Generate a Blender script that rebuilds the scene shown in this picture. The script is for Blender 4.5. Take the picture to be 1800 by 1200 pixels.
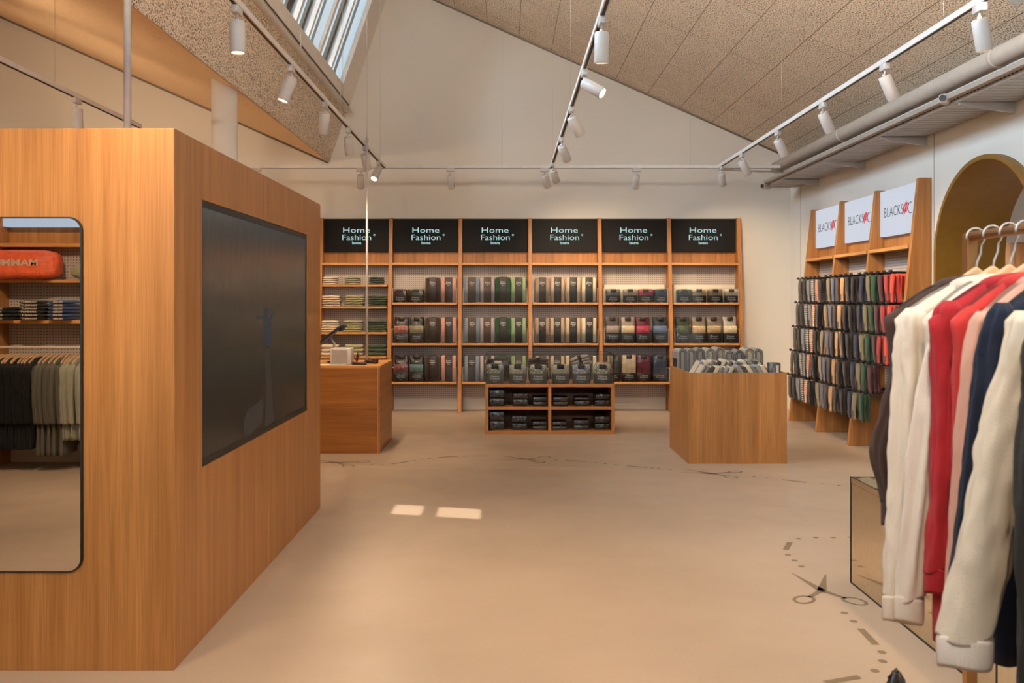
import bpy, bmesh, math, random
from mathutils import Vector, Matrix, Euler

for o in list(bpy.data.objects):
    bpy.data.objects.remove(o, do_unlink=True)
S = bpy.context.scene
COL = S.collection
R = math.radians
PI = math.pi
random.seed(7)

# ------------------------------------------------------------------ camera
FPX = 1560.0
cam_d = bpy.data.cameras.new('camera')
cam = bpy.data.objects.new('camera', cam_d)
COL.objects.link(cam)
cam.location = (0, 0, 1.5)
cam.rotation_euler = (R(90), 0, 0)
cam_d.sensor_width = 36
cam_d.lens = 36 * FPX / 1800
cam_d.shift_x = 10 / 1800
cam_d.shift_y = -70 / 1800
cam_d.clip_start = 0.05
cam_d.clip_end = 100
cam_d.dof.use_dof = True
cam_d.dof.focus_distance = 8.5
cam_d.dof.aperture_fstop = 7.0
S.camera = cam

# ------------------------------------------------------------------ exposure / world / daylight
S.view_settings.view_transform = 'Standard'
S.view_settings.look = 'None'
S.view_settings.exposure = 0.45
S.view_settings.gamma = 1.0
S.view_settings.use_curve_mapping = False
S.cycles.max_bounces = 9
S.cycles.diffuse_bounces = 5
S.cycles.glossy_bounces = 5
S.cycles.transmission_bounces = 6
S.cycles.transparent_max_bounces = 10
S.cycles.sample_clamp_indirect = 4.0
S.cycles.caustics_reflective = False
S.cycles.caustics_refractive = False

world = bpy.data.worlds.new('sky')
S.world = world
world.use_nodes = True
wn = world.node_tree
bg = wn.nodes['Background']
bg.inputs['Color'].default_value = (0.74, 0.88, 1.0, 1)
bg.inputs['Strength'].default_value = 21.0

sun_d = bpy.data.lights.new('sun', 'SUN')
sun = bpy.data.objects.new('sun', sun_d)
COL.objects.link(sun)
sun_d.energy = 4.2
sun_d.color = (1, .93, .82)
sun_d.angle = R(0.35)
SUN_DIR = Vector((-0.8, 3.11, -5.14)).normalized()
sun.rotation_euler = SUN_DIR.to_track_quat('-Z', 'Y').to_euler()
sun.location = (2, -2, 12)

LAMP = (1.0, 0.77, 0.52)          # warm track light colour

# ------------------------------------------------------------------ room measurements
YW = 12.38      # back wall
XR = 3.965      # right wall
XL = -7.6       # left wall
YB = -1.12      # wall behind the camera
VAL = (-2.484, 3.452)     # valley of the saw-tooth roof
RID = (-1.61, 5.992)      # ridge
SLP = 0.4448
def roof_z(x):            # main gentle slope
    return RID[1] - SLP * (x - RID[0])
def steep_x(z):
    return VAL[0] + (z - VAL[1]) * (RID[0] - VAL[0]) / (RID[1] - VAL[1])

def fl(px, py, z=0.0):
    """point on a horizontal plane z seen at photo pixel"""
    Y = (1.5 - z) * FPX / (py - 530.0)
    return ((px - 890.0) * Y / FPX, Y)
def at(px, py, Y):
    return Vector(((px - 890.0) * Y / FPX, Y, 1.5 - (py - 530.0) * Y / FPX))

# ------------------------------------------------------------------ materials
def C(h):
    h = h.lstrip('#')
    v = [int(h[i:i + 2], 16) / 255 for i in (0, 2, 4)]
    return tuple((c / 12.92 if c <= 0.04045 else ((c + 0.055) / 1.055) ** 2.4) for c in v) + (1,)
def dim(c, k):
    return (c[0] * k, c[1] * k, c[2] * k, 1)
class NT:
    def __init__(s, name):
        s.m = bpy.data.materials.new(name); s.m.use_nodes = True
        s.t = s.m.node_tree; s.b = s.t.nodes['Principled BSDF']
    def n(s, k, **kw):
        x = s.t.nodes.new(k)
        for a, v in kw.items(): setattr(x, a, v)
        return x
    def l(s, a, b): s.t.links.new(a, b)
    def coord(s, scale=(1, 1, 1), loc=(0, 0, 0), rot=(0, 0, 0)):
        tc = s.n('ShaderNodeTexCoord'); mp = s.n('ShaderNodeMapping')
        mp.inputs['Scale'].default_value = scale; mp.inputs['Location'].default_value = loc
        mp.inputs['Rotation'].default_value = rot
        s.l(tc.outputs['Object'], mp.inputs['Vector']); return mp.outputs['Vector']
    def noise(s, vec, sc, det=3, rough=.5):
        x = s.n('ShaderNodeTexNoise'); x.inputs['Scale'].default_value = sc
        x.inputs['Detail'].default_value = det; x.inputs['Roughness'].default_value = rough
        s.l(vec, x.inputs['Vector']); return x.outputs['Fac']
    def ramp(s, fac, stops):
        x = s.n('ShaderNodeValToRGB'); e = x.color_ramp.elements
        while len(e) < len(stops): e.new(.5)
        for i, (p, c) in enumerate(stops): e[i].position = p; e[i].color = c
        s.l(fac, x.inputs['Fac']); return x.outputs['Color']
    def mix(s, fac, a, b, mode='MIX'):
        x = s.n('ShaderNodeMix', data_type='RGBA', blend_type=mode)
        for sock, v in ((x.inputs['Factor'], fac), (x.inputs[6], a), (x.inputs[7], b)):
            if hasattr(v, 'is_linked') or hasattr(v, 'links'): s.l(v, sock)
            else: sock.default_value = v
        return x.outputs[2]
    def bump(s, h, strength=.3, dist=.01):
        x = s.n('ShaderNodeBump'); x.inputs['Strength'].default_value = strength
        x.inputs['Distance'].default_value = dist; s.l(h, x.inputs['Height'])
        s.l(x.outputs['Normal'], s.b.inputs['Normal'])
    def col(s, c):
        if isinstance(c, tuple): s.b.inputs['Base Color'].default_value = c
        else: s.l(c, s.b.inputs['Base Color'])
    def set(s, rough=.5, metal=0., spec=None, coat=None, sheen=None):
        s.b.inputs['Roughness'].default_value = rough; s.b.inputs['Metallic'].default_value = metal
        if spec is not None: s.b.inputs['Specular IOR Level'].default_value = spec
        if coat is not None: s.b.inputs['Coat Weight'].default_value = coat
        if sheen is not None: s.b.inputs['Sheen Weight'].default_value = sheen
        return s.m

_cache = {}
def memo(f):
    def g(*a):
        k = (f.__name__,) + a
        if k not in _cache: _cache[k] = f(*a)
        return _cache[k]
    return g

@memo
def wood(axis='z', base='#bb8048', dark='#9c6634'):
    t = NT('oak_veneer_' + axis)
    lo, hi = .5, 17.
    sc = {'z': (hi, hi, lo), 'x': (lo, hi, hi), 'y': (hi, lo, hi)}[axis]
    v = t.coord(sc)
    f1 = t.noise(v, 1.0, 6, .62)
    sc2 = {'z': (4.2, 4.2, .55), 'x': (.55, 4.2, 4.2), 'y': (4.2, .55, 4.2)}[axis]
    v2 = t.coord(sc2, (3.1, 1.7, .4))
    f2 = t.noise(v2, 1.0, 3, .5)
    sc3 = {'z': (150, 150, 3.0), 'x': (3.0, 150, 150), 'y': (150, 3.0, 150)}[axis]
    f3 = t.noise(t.coord(sc3), 1.0, 2, .5)
    c1 = t.ramp(f1, [(.28, C(dark)), (.66, C(base))])
    c2 = t.ramp(f2, [(.3, (.87, .86, .85, 1)), (.7, (1.06, 1.06, 1.06, 1))])
    c3 = t.ramp(f3, [(.3, (.80, .78, .75, 1)), (.58, (1.02, 1.02, 1.02, 1))])
    t.col(t.mix(1.0, t.mix(1.0, c1, c2, 'MULTIPLY'), c3, 'MULTIPLY'))
    t.bump(f3, .08, .002)
    return t.set(.42, 0, .35)
@memo
def paint(c='#d9d2c8', rough=.75):
    t = NT('wall_paint'); v = t.coord((1, 1, 1))
    f = t.noise(v, 1.1, 4); t.col(t.ramp(f, [(.3, dim(C(c), .955)), (.7, C(c))]))
    t.bump(t.noise(v, 240, 2), .05, .002)
    return t.set(rough)
@memo
def plain(name, c, rough=.5, metal=0., spec=.5):
    t = NT(name); v = t.coord((1, 1, 1)); f = t.noise(v, 14, 3)
    t.col(t.ramp(f, [(.3, dim(C(c), .9)), (.7, C(c))]))
    return t.set(rough, metal, spec)
@memo
def cloth(c, sc=170., rough=.9):
    t = NT('fabric_' + c.strip('#')); v = t.coord((1, 1, 1))
    f = t.noise(v, 9, 4); f2 = t.noise(v, sc * 3, 2)
    a = t.ramp(f, [(.25, dim(C(c), .86)), (.75, dim(C(c), 1.04))])
    b = t.ramp(f2, [(.3, (.86, .86, .86, 1)), (.7, (1.05, 1.05, 1.05, 1))])
    t.col(t.mix(1.0, a, b, 'MULTIPLY')); t.bump(f2, .35, .003)
    return t.set(rough, 0, .2, None, .25)
@memo
def jersey(c):
    t = NT('jersey_' + c.strip('#')); v = t.coord((1, 1, 1))
    f = t.noise(t.coord((7, 7, 1.4)), 1., 4); f2 = t.noise(v, 700, 2)
    a = t.ramp(f, [(.25, dim(C(c), .93)), (.75, dim(C(c), 1.03))])
    t.col(a); t.bump(t.mix(.25, t.noise(t.coord((14, 14, 3.5)), 1.3, 4), f2), .55, .03)
    return t.set(.85, 0, .2, None, .1)
@memo
def wrapc(c, gloss=.14):
    """fabric seen through clear film"""
    t = NT('wrapped_' + c.strip('#')); v = t.coord((1, 1, 1))
    f = t.noise(v, 22, 4); a = t.ramp(f, [(.3, dim(C(c), .72)), (.7, dim(C(c), 1.05))]); t.col(a)
    t.bump(t.noise(t.coord((26, 26, 12)), 1.2, 3), .5, .02)
    return t.set(gloss, 0, .6)
@memo
def floral(c1, c2):
    t = NT('printed_cotton'); v = t.coord((1, 1, 1))
    f = t.noise(v, 60, 3, .6); t.col(t.ramp(f, [(.42, C(c1)), (.55, C(c2))]))
    return t.set(.25, 0, .6)
@memo
def stripes(c1, c2):
    t = NT('striped_knit'); tc = t.n('ShaderNodeTexCoord'); w = t.n('ShaderNodeTexWave', wave_type='BANDS', bands_direction='Z')
    w.inputs['Scale'].default_value = 14; w.inputs['Distortion'].default_value = 1.2
    t.l(tc.outputs['Object'], w.inputs['Vector']); t.col(t.ramp(w.outputs['Fac'], [(.45, C(c1)), (.55, C(c2))]))
    return t.set(.9)
@memo
def emis(name, c, s):
    t = NT(name); t.col((0, 0, 0, 1)); t.b.inputs['Emission Color'].default_value = C(c)
    t.b.inputs['Emission Strength'].default_value = s
    return t.set(.5)
@memo
def acrylic(name='clear_acrylic', refl=.1, tint=(.93, .96, .95, 1)):
    t = NT(name); t.t.nodes.remove(t.b)
    out = [n for n in t.t.nodes if n.type == 'OUTPUT_MATERIAL'][0]
    tr = t.n('ShaderNodeBsdfTransparent'); tr.inputs['Color'].default_value = tint
    gl = t.n('ShaderNodeBsdfGlossy'); gl.inputs['Roughness'].default_value = .03
    fr = t.n('ShaderNodeFresnel'); fr.inputs['IOR'].default_value = 1.45
    ma = t.n('ShaderNodeMath', operation='ADD'); ma.inputs[1].default_value = refl * .25
    mx = t.n('ShaderNodeMixShader')
    t.l(fr.outputs[0], ma.inputs[0]); t.l(ma.outputs[0], mx.inputs['Fac'])
    t.l(tr.outputs[0], mx.inputs[1]); t.l(gl.outputs[0], mx.inputs[2]); t.l(mx.outputs[0], out.inputs['Surface'])
    return t.m
@memo
def frosted():
    t = NT('frosted_pane'); out = [n for n in t.t.nodes if n.type == 'OUTPUT_MATERIAL'][0]
    tl = t.n('ShaderNodeBsdfTranslucent'); tl.inputs['Color'].default_value = (.62, .64, .65, 1)
    t.b.inputs['Base Color'].default_value = (.7, .7, .7, 1)
    a = t.n('ShaderNodeAddShader'); t.l(tl.outputs[0], a.inputs[0])
    mx = t.n('ShaderNodeMixShader'); mx.inputs[0].default_value = .3; t.l(tl.outputs[0], mx.inputs[1]); t.l(t.b.outputs[0], mx.inputs[2])
    t.l(mx.outputs[0], out.inputs['Surface']); return t.m
@memo
def peg(c='#b5a79c'):
    t = NT('perforated_panel'); v = t.coord((1, 0, 1))
    vo = t.n('ShaderNodeTexVoronoi', voronoi_dimensions='3D', feature='F1')
    vo.inputs['Scale'].default_value = 36; vo.inputs['Randomness'].default_value = 0
    t.l(v, vo.inputs['Vector'])
    t.col(t.ramp(vo.outputs['Distance'], [(.16, C('#3a302a')), (.24, C(c))]))
    return t.set(.6)

def woodwool(name, c, dark, joints=True, sc=46., thr=.40, lines=False):
    t = NT(name); v = t.coord((1, 1, 1))
    vv = t.coord((1, .35, 1)) if lines else v
    f = t.noise(vv, sc, 4, .7); f2 = t.noise(v, 3.2, 3)
    a = t.ramp(f, [(thr - .035, C(dark)), (thr + .045, C(c))])
    a = t.mix(t.ramp(f2, [(.35, (0, 0, 0, 1)), (.7, (.3, .3, .3, 1))]), a, C(c))
    if joints:
        br = t.n('ShaderNodeTexBrick'); br.offset = .5
        br.inputs['Color1'].default_value = (1, 1, 1, 1); br.inputs['Color2'].default_value = (.96, .96, .96, 1)
        br.inputs['Mortar'].default_value = (.42, .36, .31, 1)
        br.inputs['Scale'].default_value = 1; br.inputs['Mortar Size'].default_value = .0045
        br.inputs['Brick Width'].default_value = 2.4; br.inputs['Row Height'].default_value = .49
        t.l(v, br.inputs['Vector'])
        a = t.mix(1.0, a, br.outputs['Color'], 'MULTIPLY')
    t.col(a); t.bump(f, .5, .012)
    return t.set(.95, 0, .1)

M = {}
M['wall'] = paint('#dfd8cd')
M['white'] = plain('white_powder_coat', '#e6dcd2', .4)
M['whitep'] = plain('white_plastic', '#c9c0b8', .45)
M['track'] = plain('white_track_enamel', '#e2dbd3', .4)
M['black'] = plain('black_plastic', '#141210', .45)
M['screenblack'] = plain('black_screen_glass', '#120f0d', .6, 0., .2)
M['blackmat'] = plain('black_matt_metal', '#12100f', .6)
M['chrome'] = plain('brushed_steel', '#d0cbc6', .38, .25)
M['galv'] = plain('galvanised_steel', '#bcb6b0', .42, .45)
M['duct'] = plain('grey_duct_metal', '#cdbfb0', .5, .05)
M['brass'] = plain('aged_brass', '#c09060', .3, .9)
M['brassy'] = plain('ochre_lacquer', '#87601c', .5)
M['hang'] = plain('hanger_beech', '#dcb184', .4)
M['label'] = plain('dark_card_label', '#2b211c', .42)
M['labelb'] = plain('brown_card_label', '#4a3526', .45)
M['print'] = plain('pale_print', '#f2ebe0', .5)
M['tag'] = plain('small_price_card', '#5d5048', .5)
M['decal'] = plain('brown_floor_print', '#79664f', .5)
M['glass'] = acrylic('clear_acrylic', 0., (.965, .98, .975, 1))
M['glassedge'] = plain('dark_glass_edge', '#1f2a26', .2)
M['cyan'] = emis('lit_cyan_lettering', '#b4dfe0', .75)
M['lens'] = emis('lit_lamp_lens', '#ffdcb4', 9.0)
M['paper'] = plain('white_paper', '#dccdb6', .7)

# floor
t = NT('cast_floor'); v = t.coord((1, 1, 1))
f = t.noise(v, .8, 4); g = t.noise(v, 90, 3)
a = t.ramp(f, [(.3, C('#a5907b')), (.7, C('#b39d87'))])
t.col(t.mix(1.0, a, t.ramp(g, [(.3, (.95, .95, .95, 1)), (.7, (1.02, 1.02, 1.02, 1))]), 'MULTIPLY'))
t.b.inputs['Roughness'].default_value = .36
t.l(t.ramp(t.noise(v, 2.5, 5), [(.3, (.28, .28, .28, 1)), (.7, (.42, .42, .42, 1))]), t.b.inputs['Roughness'])
t.b.inputs['Specular IOR Level'].default_value = .42
M['floor'] = t.m
M['ceil'] = woodwool('woodwool_board', '#f4e4d0', '#5f4c3b', True, 70, .46)
M['steep'] = woodwool('woodwool_upstand', '#f2e1cc', '#554434', False, 70, .46)
M['ceil2'] = woodwool('woodwool_warmlit_board', '#ecc9a2', '#a07a55', False, 40, .36, True)  # warm lamplight on the left ceiling is put into this colour
# mirror, mirrored plinth
t = NT('silver_mirror'); t.col((.86, .86, .86, 1)); M['mirror'] = t.set(.01, 1.)
t = NT('bronze_mirror'); t.l(t.ramp(t.noise(t.coord((1, 1, 1)), 40, 2), [(.3, (.74, .62, .46, 1)), (.7, (.82, .69, .52, 1))]), t.b.inputs['Base Color'])
M['bronze'] = t.set(.09, 1.)
# lit white screens of the sock wall (fine vertical pixel pitch)
t = NT('lit_white_screen'); w = t.n('ShaderNodeTexWave', wave_type='BANDS', bands_direction='X'); w.inputs['Scale'].default_value = 12
t.l(t.coord((1, 1, 1)), w.inputs['Vector']); t.col((0.02, 0.02, 0.02, 1))
t.l(t.ramp(w.outputs['Fac'], [(0, C('#bcc3cf')), (1, C('#c6cddb'))]), t.b.inputs['Emission Color']); t.b.inputs['Emission Strength'].default_value = .78
M['sockscreen'] = t.set(.5)
M['inkblack'] = plain('black_letter', '#1a1518', .5)
M['inkred'] = emis('red_screen_mark', '#d9303a', .7)

# ------------------------------------------------------------------ mesh builder
class MB:
    def __init__(s): s.v = []; s.f = []; s.sm = []
    def add(s, vs, fs, smooth=False, mat=None):
        o = len(s.v)
        s.v += [tuple((mat @ Vector(p)) if mat else p) for p in vs]
        s.f += [tuple(i + o for i in q) for q in fs]; s.sm += [smooth] * len(fs)
        return s
    def box(s, x0, x1, y0, y1, z0, z1, mat=None):
        vs = [(x, y, z) for z in (z0, z1) for y in (y0, y1) for x in (x0, x1)]
        return s.add(vs, [(0, 2, 3, 1), (4, 5, 7, 6), (0, 1, 5, 4), (2, 6, 7, 3), (0, 4, 6, 2), (1, 3, 7, 5)], False, mat)
    def rbox(s, x0, x1, y0, y1, z0, z1, r=.01, seg=2, mat=None, wob=0., seed=0, sub=0):
        bm = bmesh.new(); bmesh.ops.create_cube(bm, size=1)
        bmesh.ops.scale(bm, vec=(x1 - x0, y1 - y0, z1 - z0), verts=bm.verts)
        bmesh.ops.bevel(bm, geom=bm.edges[:], offset=min(r, .49 * min(x1 - x0, y1 - y0, z1 - z0)), segments=seg, profile=.5, affect='EDGES')
        if sub:
            bmesh.ops.subdivide_edges(bm, edges=[e for e in bm.edges if e.calc_length() > .03], cuts=sub, use_grid_fill=True)
        c = Vector(((x0 + x1) / 2, (y0 + y1) / 2, (z0 + z1) / 2)); rr = random.Random(seed)
        ph = [rr.uniform(0, 6.3) for _ in range(6)]
        bm.verts.index_update(); out = []
        for q in bm.verts:
            p = q.co.copy()
            if wob:
                p.z += wob * (math.sin(p.x * 38 + ph[0]) + math.sin(p.y * 30 + ph[1])) * .5
                p.x += wob * (math.sin(p.z * 45 + ph[2]) + math.sin(p.y * 33 + ph[3])) * .5
                p.y += wob * (math.sin(p.z * 40 + ph[4]) + math.sin(p.x * 35 + ph[5])) * .5
            out.append(tuple(p + c))
        fs = [tuple(q.index for q in f.verts) for f in bm.faces]; bm.free()
        return s.add(out, fs, True, mat)
    def prism(s, prof, axis, a, b, mat=None):
        n = len(prof)
        def P(u, w, h): return {'x': (h, u, w), 'y': (u, h, w), 'z': (u, w, h)}[axis]
        vs = [P(u, w, a) for u, w in prof] + [P(u, w, b) for u, w in prof]
        fs = [tuple(range(n))[::-1], tuple(range(n, 2 * n))] + [(i, (i + 1) % n, n + (i + 1) % n, n + i) for i in range(n)]
        return s.add(vs, fs, False, mat)
    def tube(s, pts, r, seg=12, cap=True, mat=None):
        pts = [Vector(p) for p in pts]; n = len(pts); rs = r if isinstance(r, (list, tuple)) else [r] * n
        vs = []; up = None
        for i, p in enumerate(pts):
            d = (pts[min(i + 1, n - 1)] - pts[max(i - 1, 0)]).normalized()
            if up is None: up = Vector((0, 0, 1)) if abs(d.z) < .9 else Vector((1, 0, 0))
            a = d.cross(up).normalized(); b = a.cross(d).normalized(); up = b
            for k in range(seg):
                t = 2 * PI * k / seg; vs.append(tuple(p + (a * math.cos(t) + b * math.sin(t)) * rs[i]))
        fs = [(i * seg + k, i * seg + (k + 1) % seg, (i + 1) * seg + (k + 1) % seg, (i + 1) * seg + k) for i in range(n - 1) for k in range(seg)]
        s.add(vs, fs, True, mat)
        if cap:
            o = len(s.v) - len(vs)
            s.f += [tuple(range(o, o + seg))[::-1], tuple(range(o + (n - 1) * seg, o + n * seg))]; s.sm += [False, False]
        return s
    def loft(s, rings, closed=True, cap=True, mat=None):
        n = len(rings[0]); vs = [tuple(p) for r in rings for p in r]; m = len(rings)
        fs = [(i * n + k, i * n + (k + 1) % n, (i + 1) * n + (k + 1) % n, (i + 1) * n + k) for i in range(m - 1) for k in range(n if closed else n - 1)]
        if cap: fs += [tuple(range(n))[::-1], tuple(range((m - 1) * n, m * n))]
        return s.add(vs, fs, True, mat)
    def text(s, body, size, mat, sx=1., align='CENTER', ext=.0008, bold=0.):
        vs, fs = text_geo(body, align, bold)
        m = mat @ Matrix.Diagonal((size * sx, size, 1, 1))
        k = [(x, y, z * ext) for x, y, z in vs]
        return s.add(k, fs, False, m)
    def build(s, name, m, parent=None, loc=(0, 0, 0), rot=None, bevel=0.):
        me = bpy.data.meshes.new(name); me.from_pydata(s.v, [], s.f)
        me.polygons.foreach_set('use_smooth', s.sm); me.update()
        bm = bmesh.new(); bm.from_mesh(me); bmesh.ops.recalc_face_normals(bm, faces=bm.faces[:]); bm.to_mesh(me); bm.free()
        me.materials.append(m)
        o = bpy.data.objects.new(name, me); COL.objects.link(o); o.location = loc
        if rot: o.rotation_euler = rot
        if parent: o.parent = parent
        if bevel:
            b = o.modifiers.new('edge', 'BEVEL'); b.width = bevel; b.segments = 2; b.limit_method = 'ANGLE'
        return o
_txt = {}
def text_geo(body, align, bold):
    k = (body, align, bold)
    if k not in _txt:
        cu = bpy.data.curves.new('t', 'FONT'); cu.body = body; cu.size = 1; cu.align_x = align; cu.align_y = 'CENTER'
        cu.extrude = .5; cu.resolution_u = 3; cu.offset = bold; cu.space_line = .95
        ob = bpy.data.objects.new('t', cu); COL.objects.link(ob)
        dg = bpy.context.evaluated_depsgraph_get(); me = ob.evaluated_get(dg).to_mesh()
        _txt[k] = ([tuple(q.co) for q in me.vertices], [tuple(p.vertices) for p in me.polygons])
        bpy.data.objects.remove(ob); bpy.data.curves.remove(cu)
    return _txt[k]
FACE = Matrix.Rotation(R(90), 4, 'X')        # text plane facing -y

def thing(name, label, cat, loc=(0, 0, 0), rz=0., group=None, rot=None):
    o = bpy.data.objects.new(name, None); COL.objects.link(o); o.empty_display_size = .05
    o.location = loc; o.rotation_euler = rot if rot else (0, 0, rz)
    o['label'] = label; o['category'] = cat
    if group: o['group'] = group
    return o
def tag(o, label, cat, group=None):
    o['label'] = label; o['category'] = cat
    if group: o['group'] = group
    return o
def struct(o):
    o['kind'] = 'structure'; return o
def clone(root, loc=None, rz=None, label=None, group=None):
    r = root.copy(); COL.objects.link(r)
    if loc is not None: r.location = loc
    if rz is not None: r.rotation_euler = (0, 0, rz)
    if label: r['label'] = label
    if group: r['group'] = group
    for ch in list(root.children):
        c = ch.copy(); COL.objects.link(c); c.parent = r
        for g in ch.children:
            d = g.copy(); COL.objects.link(d); d.parent = c
    return r

# ================================================================== SETTING
struct(MB().box(XL - .2, 8.2, YB - .2, YW + .2, -.2, 0).build('floor', M['floor']))
# back wall follows the saw-tooth roof line
TOPX = XL - .1
prof = [(XL - .2, -.1), (XR + .2, -.1), (XR + .2, roof_z(XR + .2) + .05), (RID[0] + .02, RID[1] + .05), (VAL[0] - .02, VAL[1] + .04), (XL - .2, VAL[1] + SLP * (VAL[0] - XL + .2) + .05)]
struct(MB().prism(prof, 'y', YW, YW + .2).build('wall_back', M['wall']))
# wall behind the camera with an unseen high window, added for more daylight
FWX0, FWX1, FWZ0, FWZ1 = -2.6, 2.4, 2.8, 3.42
w = MB()
w.box(XL - .2, FWX0, YB - .2, YB, -.1, VAL[1]); w.box(FWX1, XR + .2, YB - .2, YB, -.1, VAL[1])
w.box(FWX0, FWX1, YB - .2, YB, -.1, FWZ0); w.box(FWX0, FWX1, YB - .2, YB, FWZ1, VAL[1])
w.prism([(XL - .2, VAL[1]), (XR + .2, VAL[1]), (XR + .2, roof_z(XR + .2) + .05), (RID[0] + .02, RID[1] + .05), (VAL[0] - .02, VAL[1] + .04), (XL - .2, VAL[1] + SLP * (VAL[0] - XL + .2) + .05)], 'y', YB - .2, YB)
struct(w.build('wall_front', M['wall']))
w = MB()
for x in (FWX0, -.95, .75, FWX1 - .06): w.box(x, x + .06, YB - .14, YB - .06, FWZ0, FWZ1)
w.box(FWX0, FWX1, YB - .14, YB - .06, FWZ0, FWZ0 + .06); w.box(FWX0, FWX1, YB - .14, YB - .06, FWZ1 - .06, FWZ1)
wf = struct(w.build('window_added', M['whitep']))
MB().box(FWX0, FWX1, YB - .105, YB - .097, FWZ0, FWZ1).build('pane', acrylic('window_glass', .05, (.93, .97, 1, 1)), wf)
pl_d = bpy.data.lights.new('added_window_portal', 'AREA'); pl_d.shape = 'RECTANGLE'; pl_d.size = FWX1 - FWX0; pl_d.size_y = FWZ1 - FWZ0  # sampling portal for the added window
pl_d.cycles.is_portal = True
pl = bpy.data.objects.new('added_window_portal', pl_d); COL.objects.link(pl)
pl.location = ((FWX0 + FWX1) / 2, YB - .22, (FWZ0 + FWZ1) / 2); pl.rotation_euler = (R(90), 0, 0)
struct(MB().box(XL - .2, XL, YB, YW, -.1, VAL[1] + SLP * (VAL[0] - XL) + .1).build('wall_left', M['wall']))
# right wall with arched opening
AY, AZ, AR = 7.29, 1.9, .8
HT = roof_z(XR) + .12
w = MB()
w.box(XR, XR + .2, AY + AR, YW, -.1, HT)
w.box(XR, XR + .2, YB, AY - AR, -.1, HT)
N = 40
for i in range(N):
    a0 = PI * i / N; a1 = PI * (i + 1) / N
    y0, z0, y1, z1 = AY + AR * math.cos(a0), AZ + AR * math.sin(a0), AY + AR * math.cos(a1), AZ + AR * math.sin(a1)
    w.prism([(y0, z0), (y1, z1), (y1, HT), (y0, HT)], 'x', XR, XR + .2)
struct(w.build('wall_right', M['wall']))
# thin panel joints on the right wall
w = MB(); w.box(XR - .003, XR + .002, 8.22, 8.226, 0.06, HT - .15); w.box(XR - .003, XR + .002, 11.95, 11.956, 0.06, HT - .15)
struct(w.build('trim_1', plain('wall_joint', '#8f8070', .8)))
# arch liner
def arch_ring(r):
    pts = [(AY + r, 0.0)]
    pts += [(AY + r * math.cos(PI * i / N), AZ + r * math.sin(PI * i / N)) for i in range(N + 1)]
    return pts + [(AY - r, 0.0)]
o1, o2 = arch_ring(AR + .002), arch_ring(AR - .035)
w = MB()
for i in range(len(o1) - 1):
    w.prism([o1[i], o1[i + 1], o2[i + 1], o2[i]], 'x', XR - .07, 4.53)
ar = w.build('archway_frame', M['brassy'])
tag(ar, 'ochre round-topped archway lining set in the wall beside the sock shelves', 'archway')

# gentle right slope ceiling (with an opening added out of view to let the sun patch in) : local x = depth, y = along slope
ang = math.atan(SLP)
def slope_piece(x0, x1, y0, y1, name='ceiling', m=None, off=(RID[0], RID[1])):
    """x0..x1 world X, y0..y1 world Y.  local axes: x -> world Y, y -> down the slope"""
    s0 = (x0 - off[0]) / math.cos(ang); s1 = (x1 - off[0]) / math.cos(ang)
    b = MB().box(y0, y1, s0, s1, 0, .15)
    o = b.build(name, m or M['ceil'])
    ex = Vector((0, 1, 0)); ey = Vector((math.cos(ang), 0, -math.sin(ang))); ez = Vector((math.sin(ang), 0, math.cos(ang)))
    mt = Matrix((ex, ey, ez)).transposed().to_4x4()
    mt.translation = Vector((off[0], 0, off[1]))
    o.matrix_world = mt
    return struct(o)
# the sun patch on the floor: two panes .19 + .33 wide, .17 deep, projected up along the sun
tpatch = (roof_z(.3)) / SUN_DIR.z
def up(x, y):
    # intersection of sun ray through floor (x,y) with ceiling plane
    # z = t*dz ; x' = x - t*dx ...
    dx, dy, dz = SUN_DIR
    tt = (roof_z(x)) / (-dz - SLP * dx * -1 * -1) if False else None
    # solve  z(t) = -dz*t ; X = x - dx*t ; z = RID1 - SLP*(X-RID0)
    tt = (RID[1] - SLP * (x - RID[0])) / (-dz - SLP * dx)
    return x - dx * tt, y - dy * tt
hx0, hy0 = up(-.857, 6.20); hx1, _ = up(-.60, 6.20); hx2, _ = up(-.53, 6.20); hx3, hy1 = up(-.182, 6.41)
rx0 = RID[0]
slope_piece(rx0, 4.2, hy1, YW + .2)
slope_piece(rx0, 4.2, YB - .2, hy0)
slope_piece(rx0, hx0, hy0, hy1); slope_piece(hx1, hx2, hy0, hy1); slope_piece(hx3, 4.2, hy0, hy1)
# next tooth (left), same pitch, rising to the left from the valley
z_l = VAL[1] + SLP * (VAL[0] - (XL - .2))
slope_piece(XL - .2, VAL[0], YB - .2, YW + .2, 'ceiling', M['ceil2'], (XL - .2, z_l))
# steep upstand under the glazing
gz0, gz1 = 4.36, 5.86
def steep_strip(z0, z1, t, name, m, y0=YB - .2, y1=YW + .2, inset=0.):
    x0, x1 = steep_x(z0) + inset, steep_x(z1) + inset
    return MB().prism([(x0, z0), (x1, z1), (x1 - t, z1 + .0), (x0 - t, z0)], 'y', y0, y1).build(name, m)
_x0, _x1 = steep_x(VAL[1]) + .018, steep_x(gz0 - .12) + .018
struct(MB().prism([(_x0, VAL[1]), (_x1, gz0 - .12), (_x1 - .14, gz0 - .12), (_x0 - .14, VAL[1] + SLP * .14 + .05)], 'y', YB - .2, YW + .2).build('wall_clerestory', M['steep']))
struct(steep_strip(gz0 - .12, gz0, .18, 'trim_2', M['white'], inset=.03))
struct(steep_strip(gz1, RID[1] + .1, .18, 'trim_3', M['white'], inset=.0))
struct(MB().tube([(steep_x(4.24) + .02, YB, 4.235), (steep_x(4.24) + .02, YW, 4.235)], .006, 6).build('trim_4', plain('dark_shadow_gap', '#5a4a3d', .8)))

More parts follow.
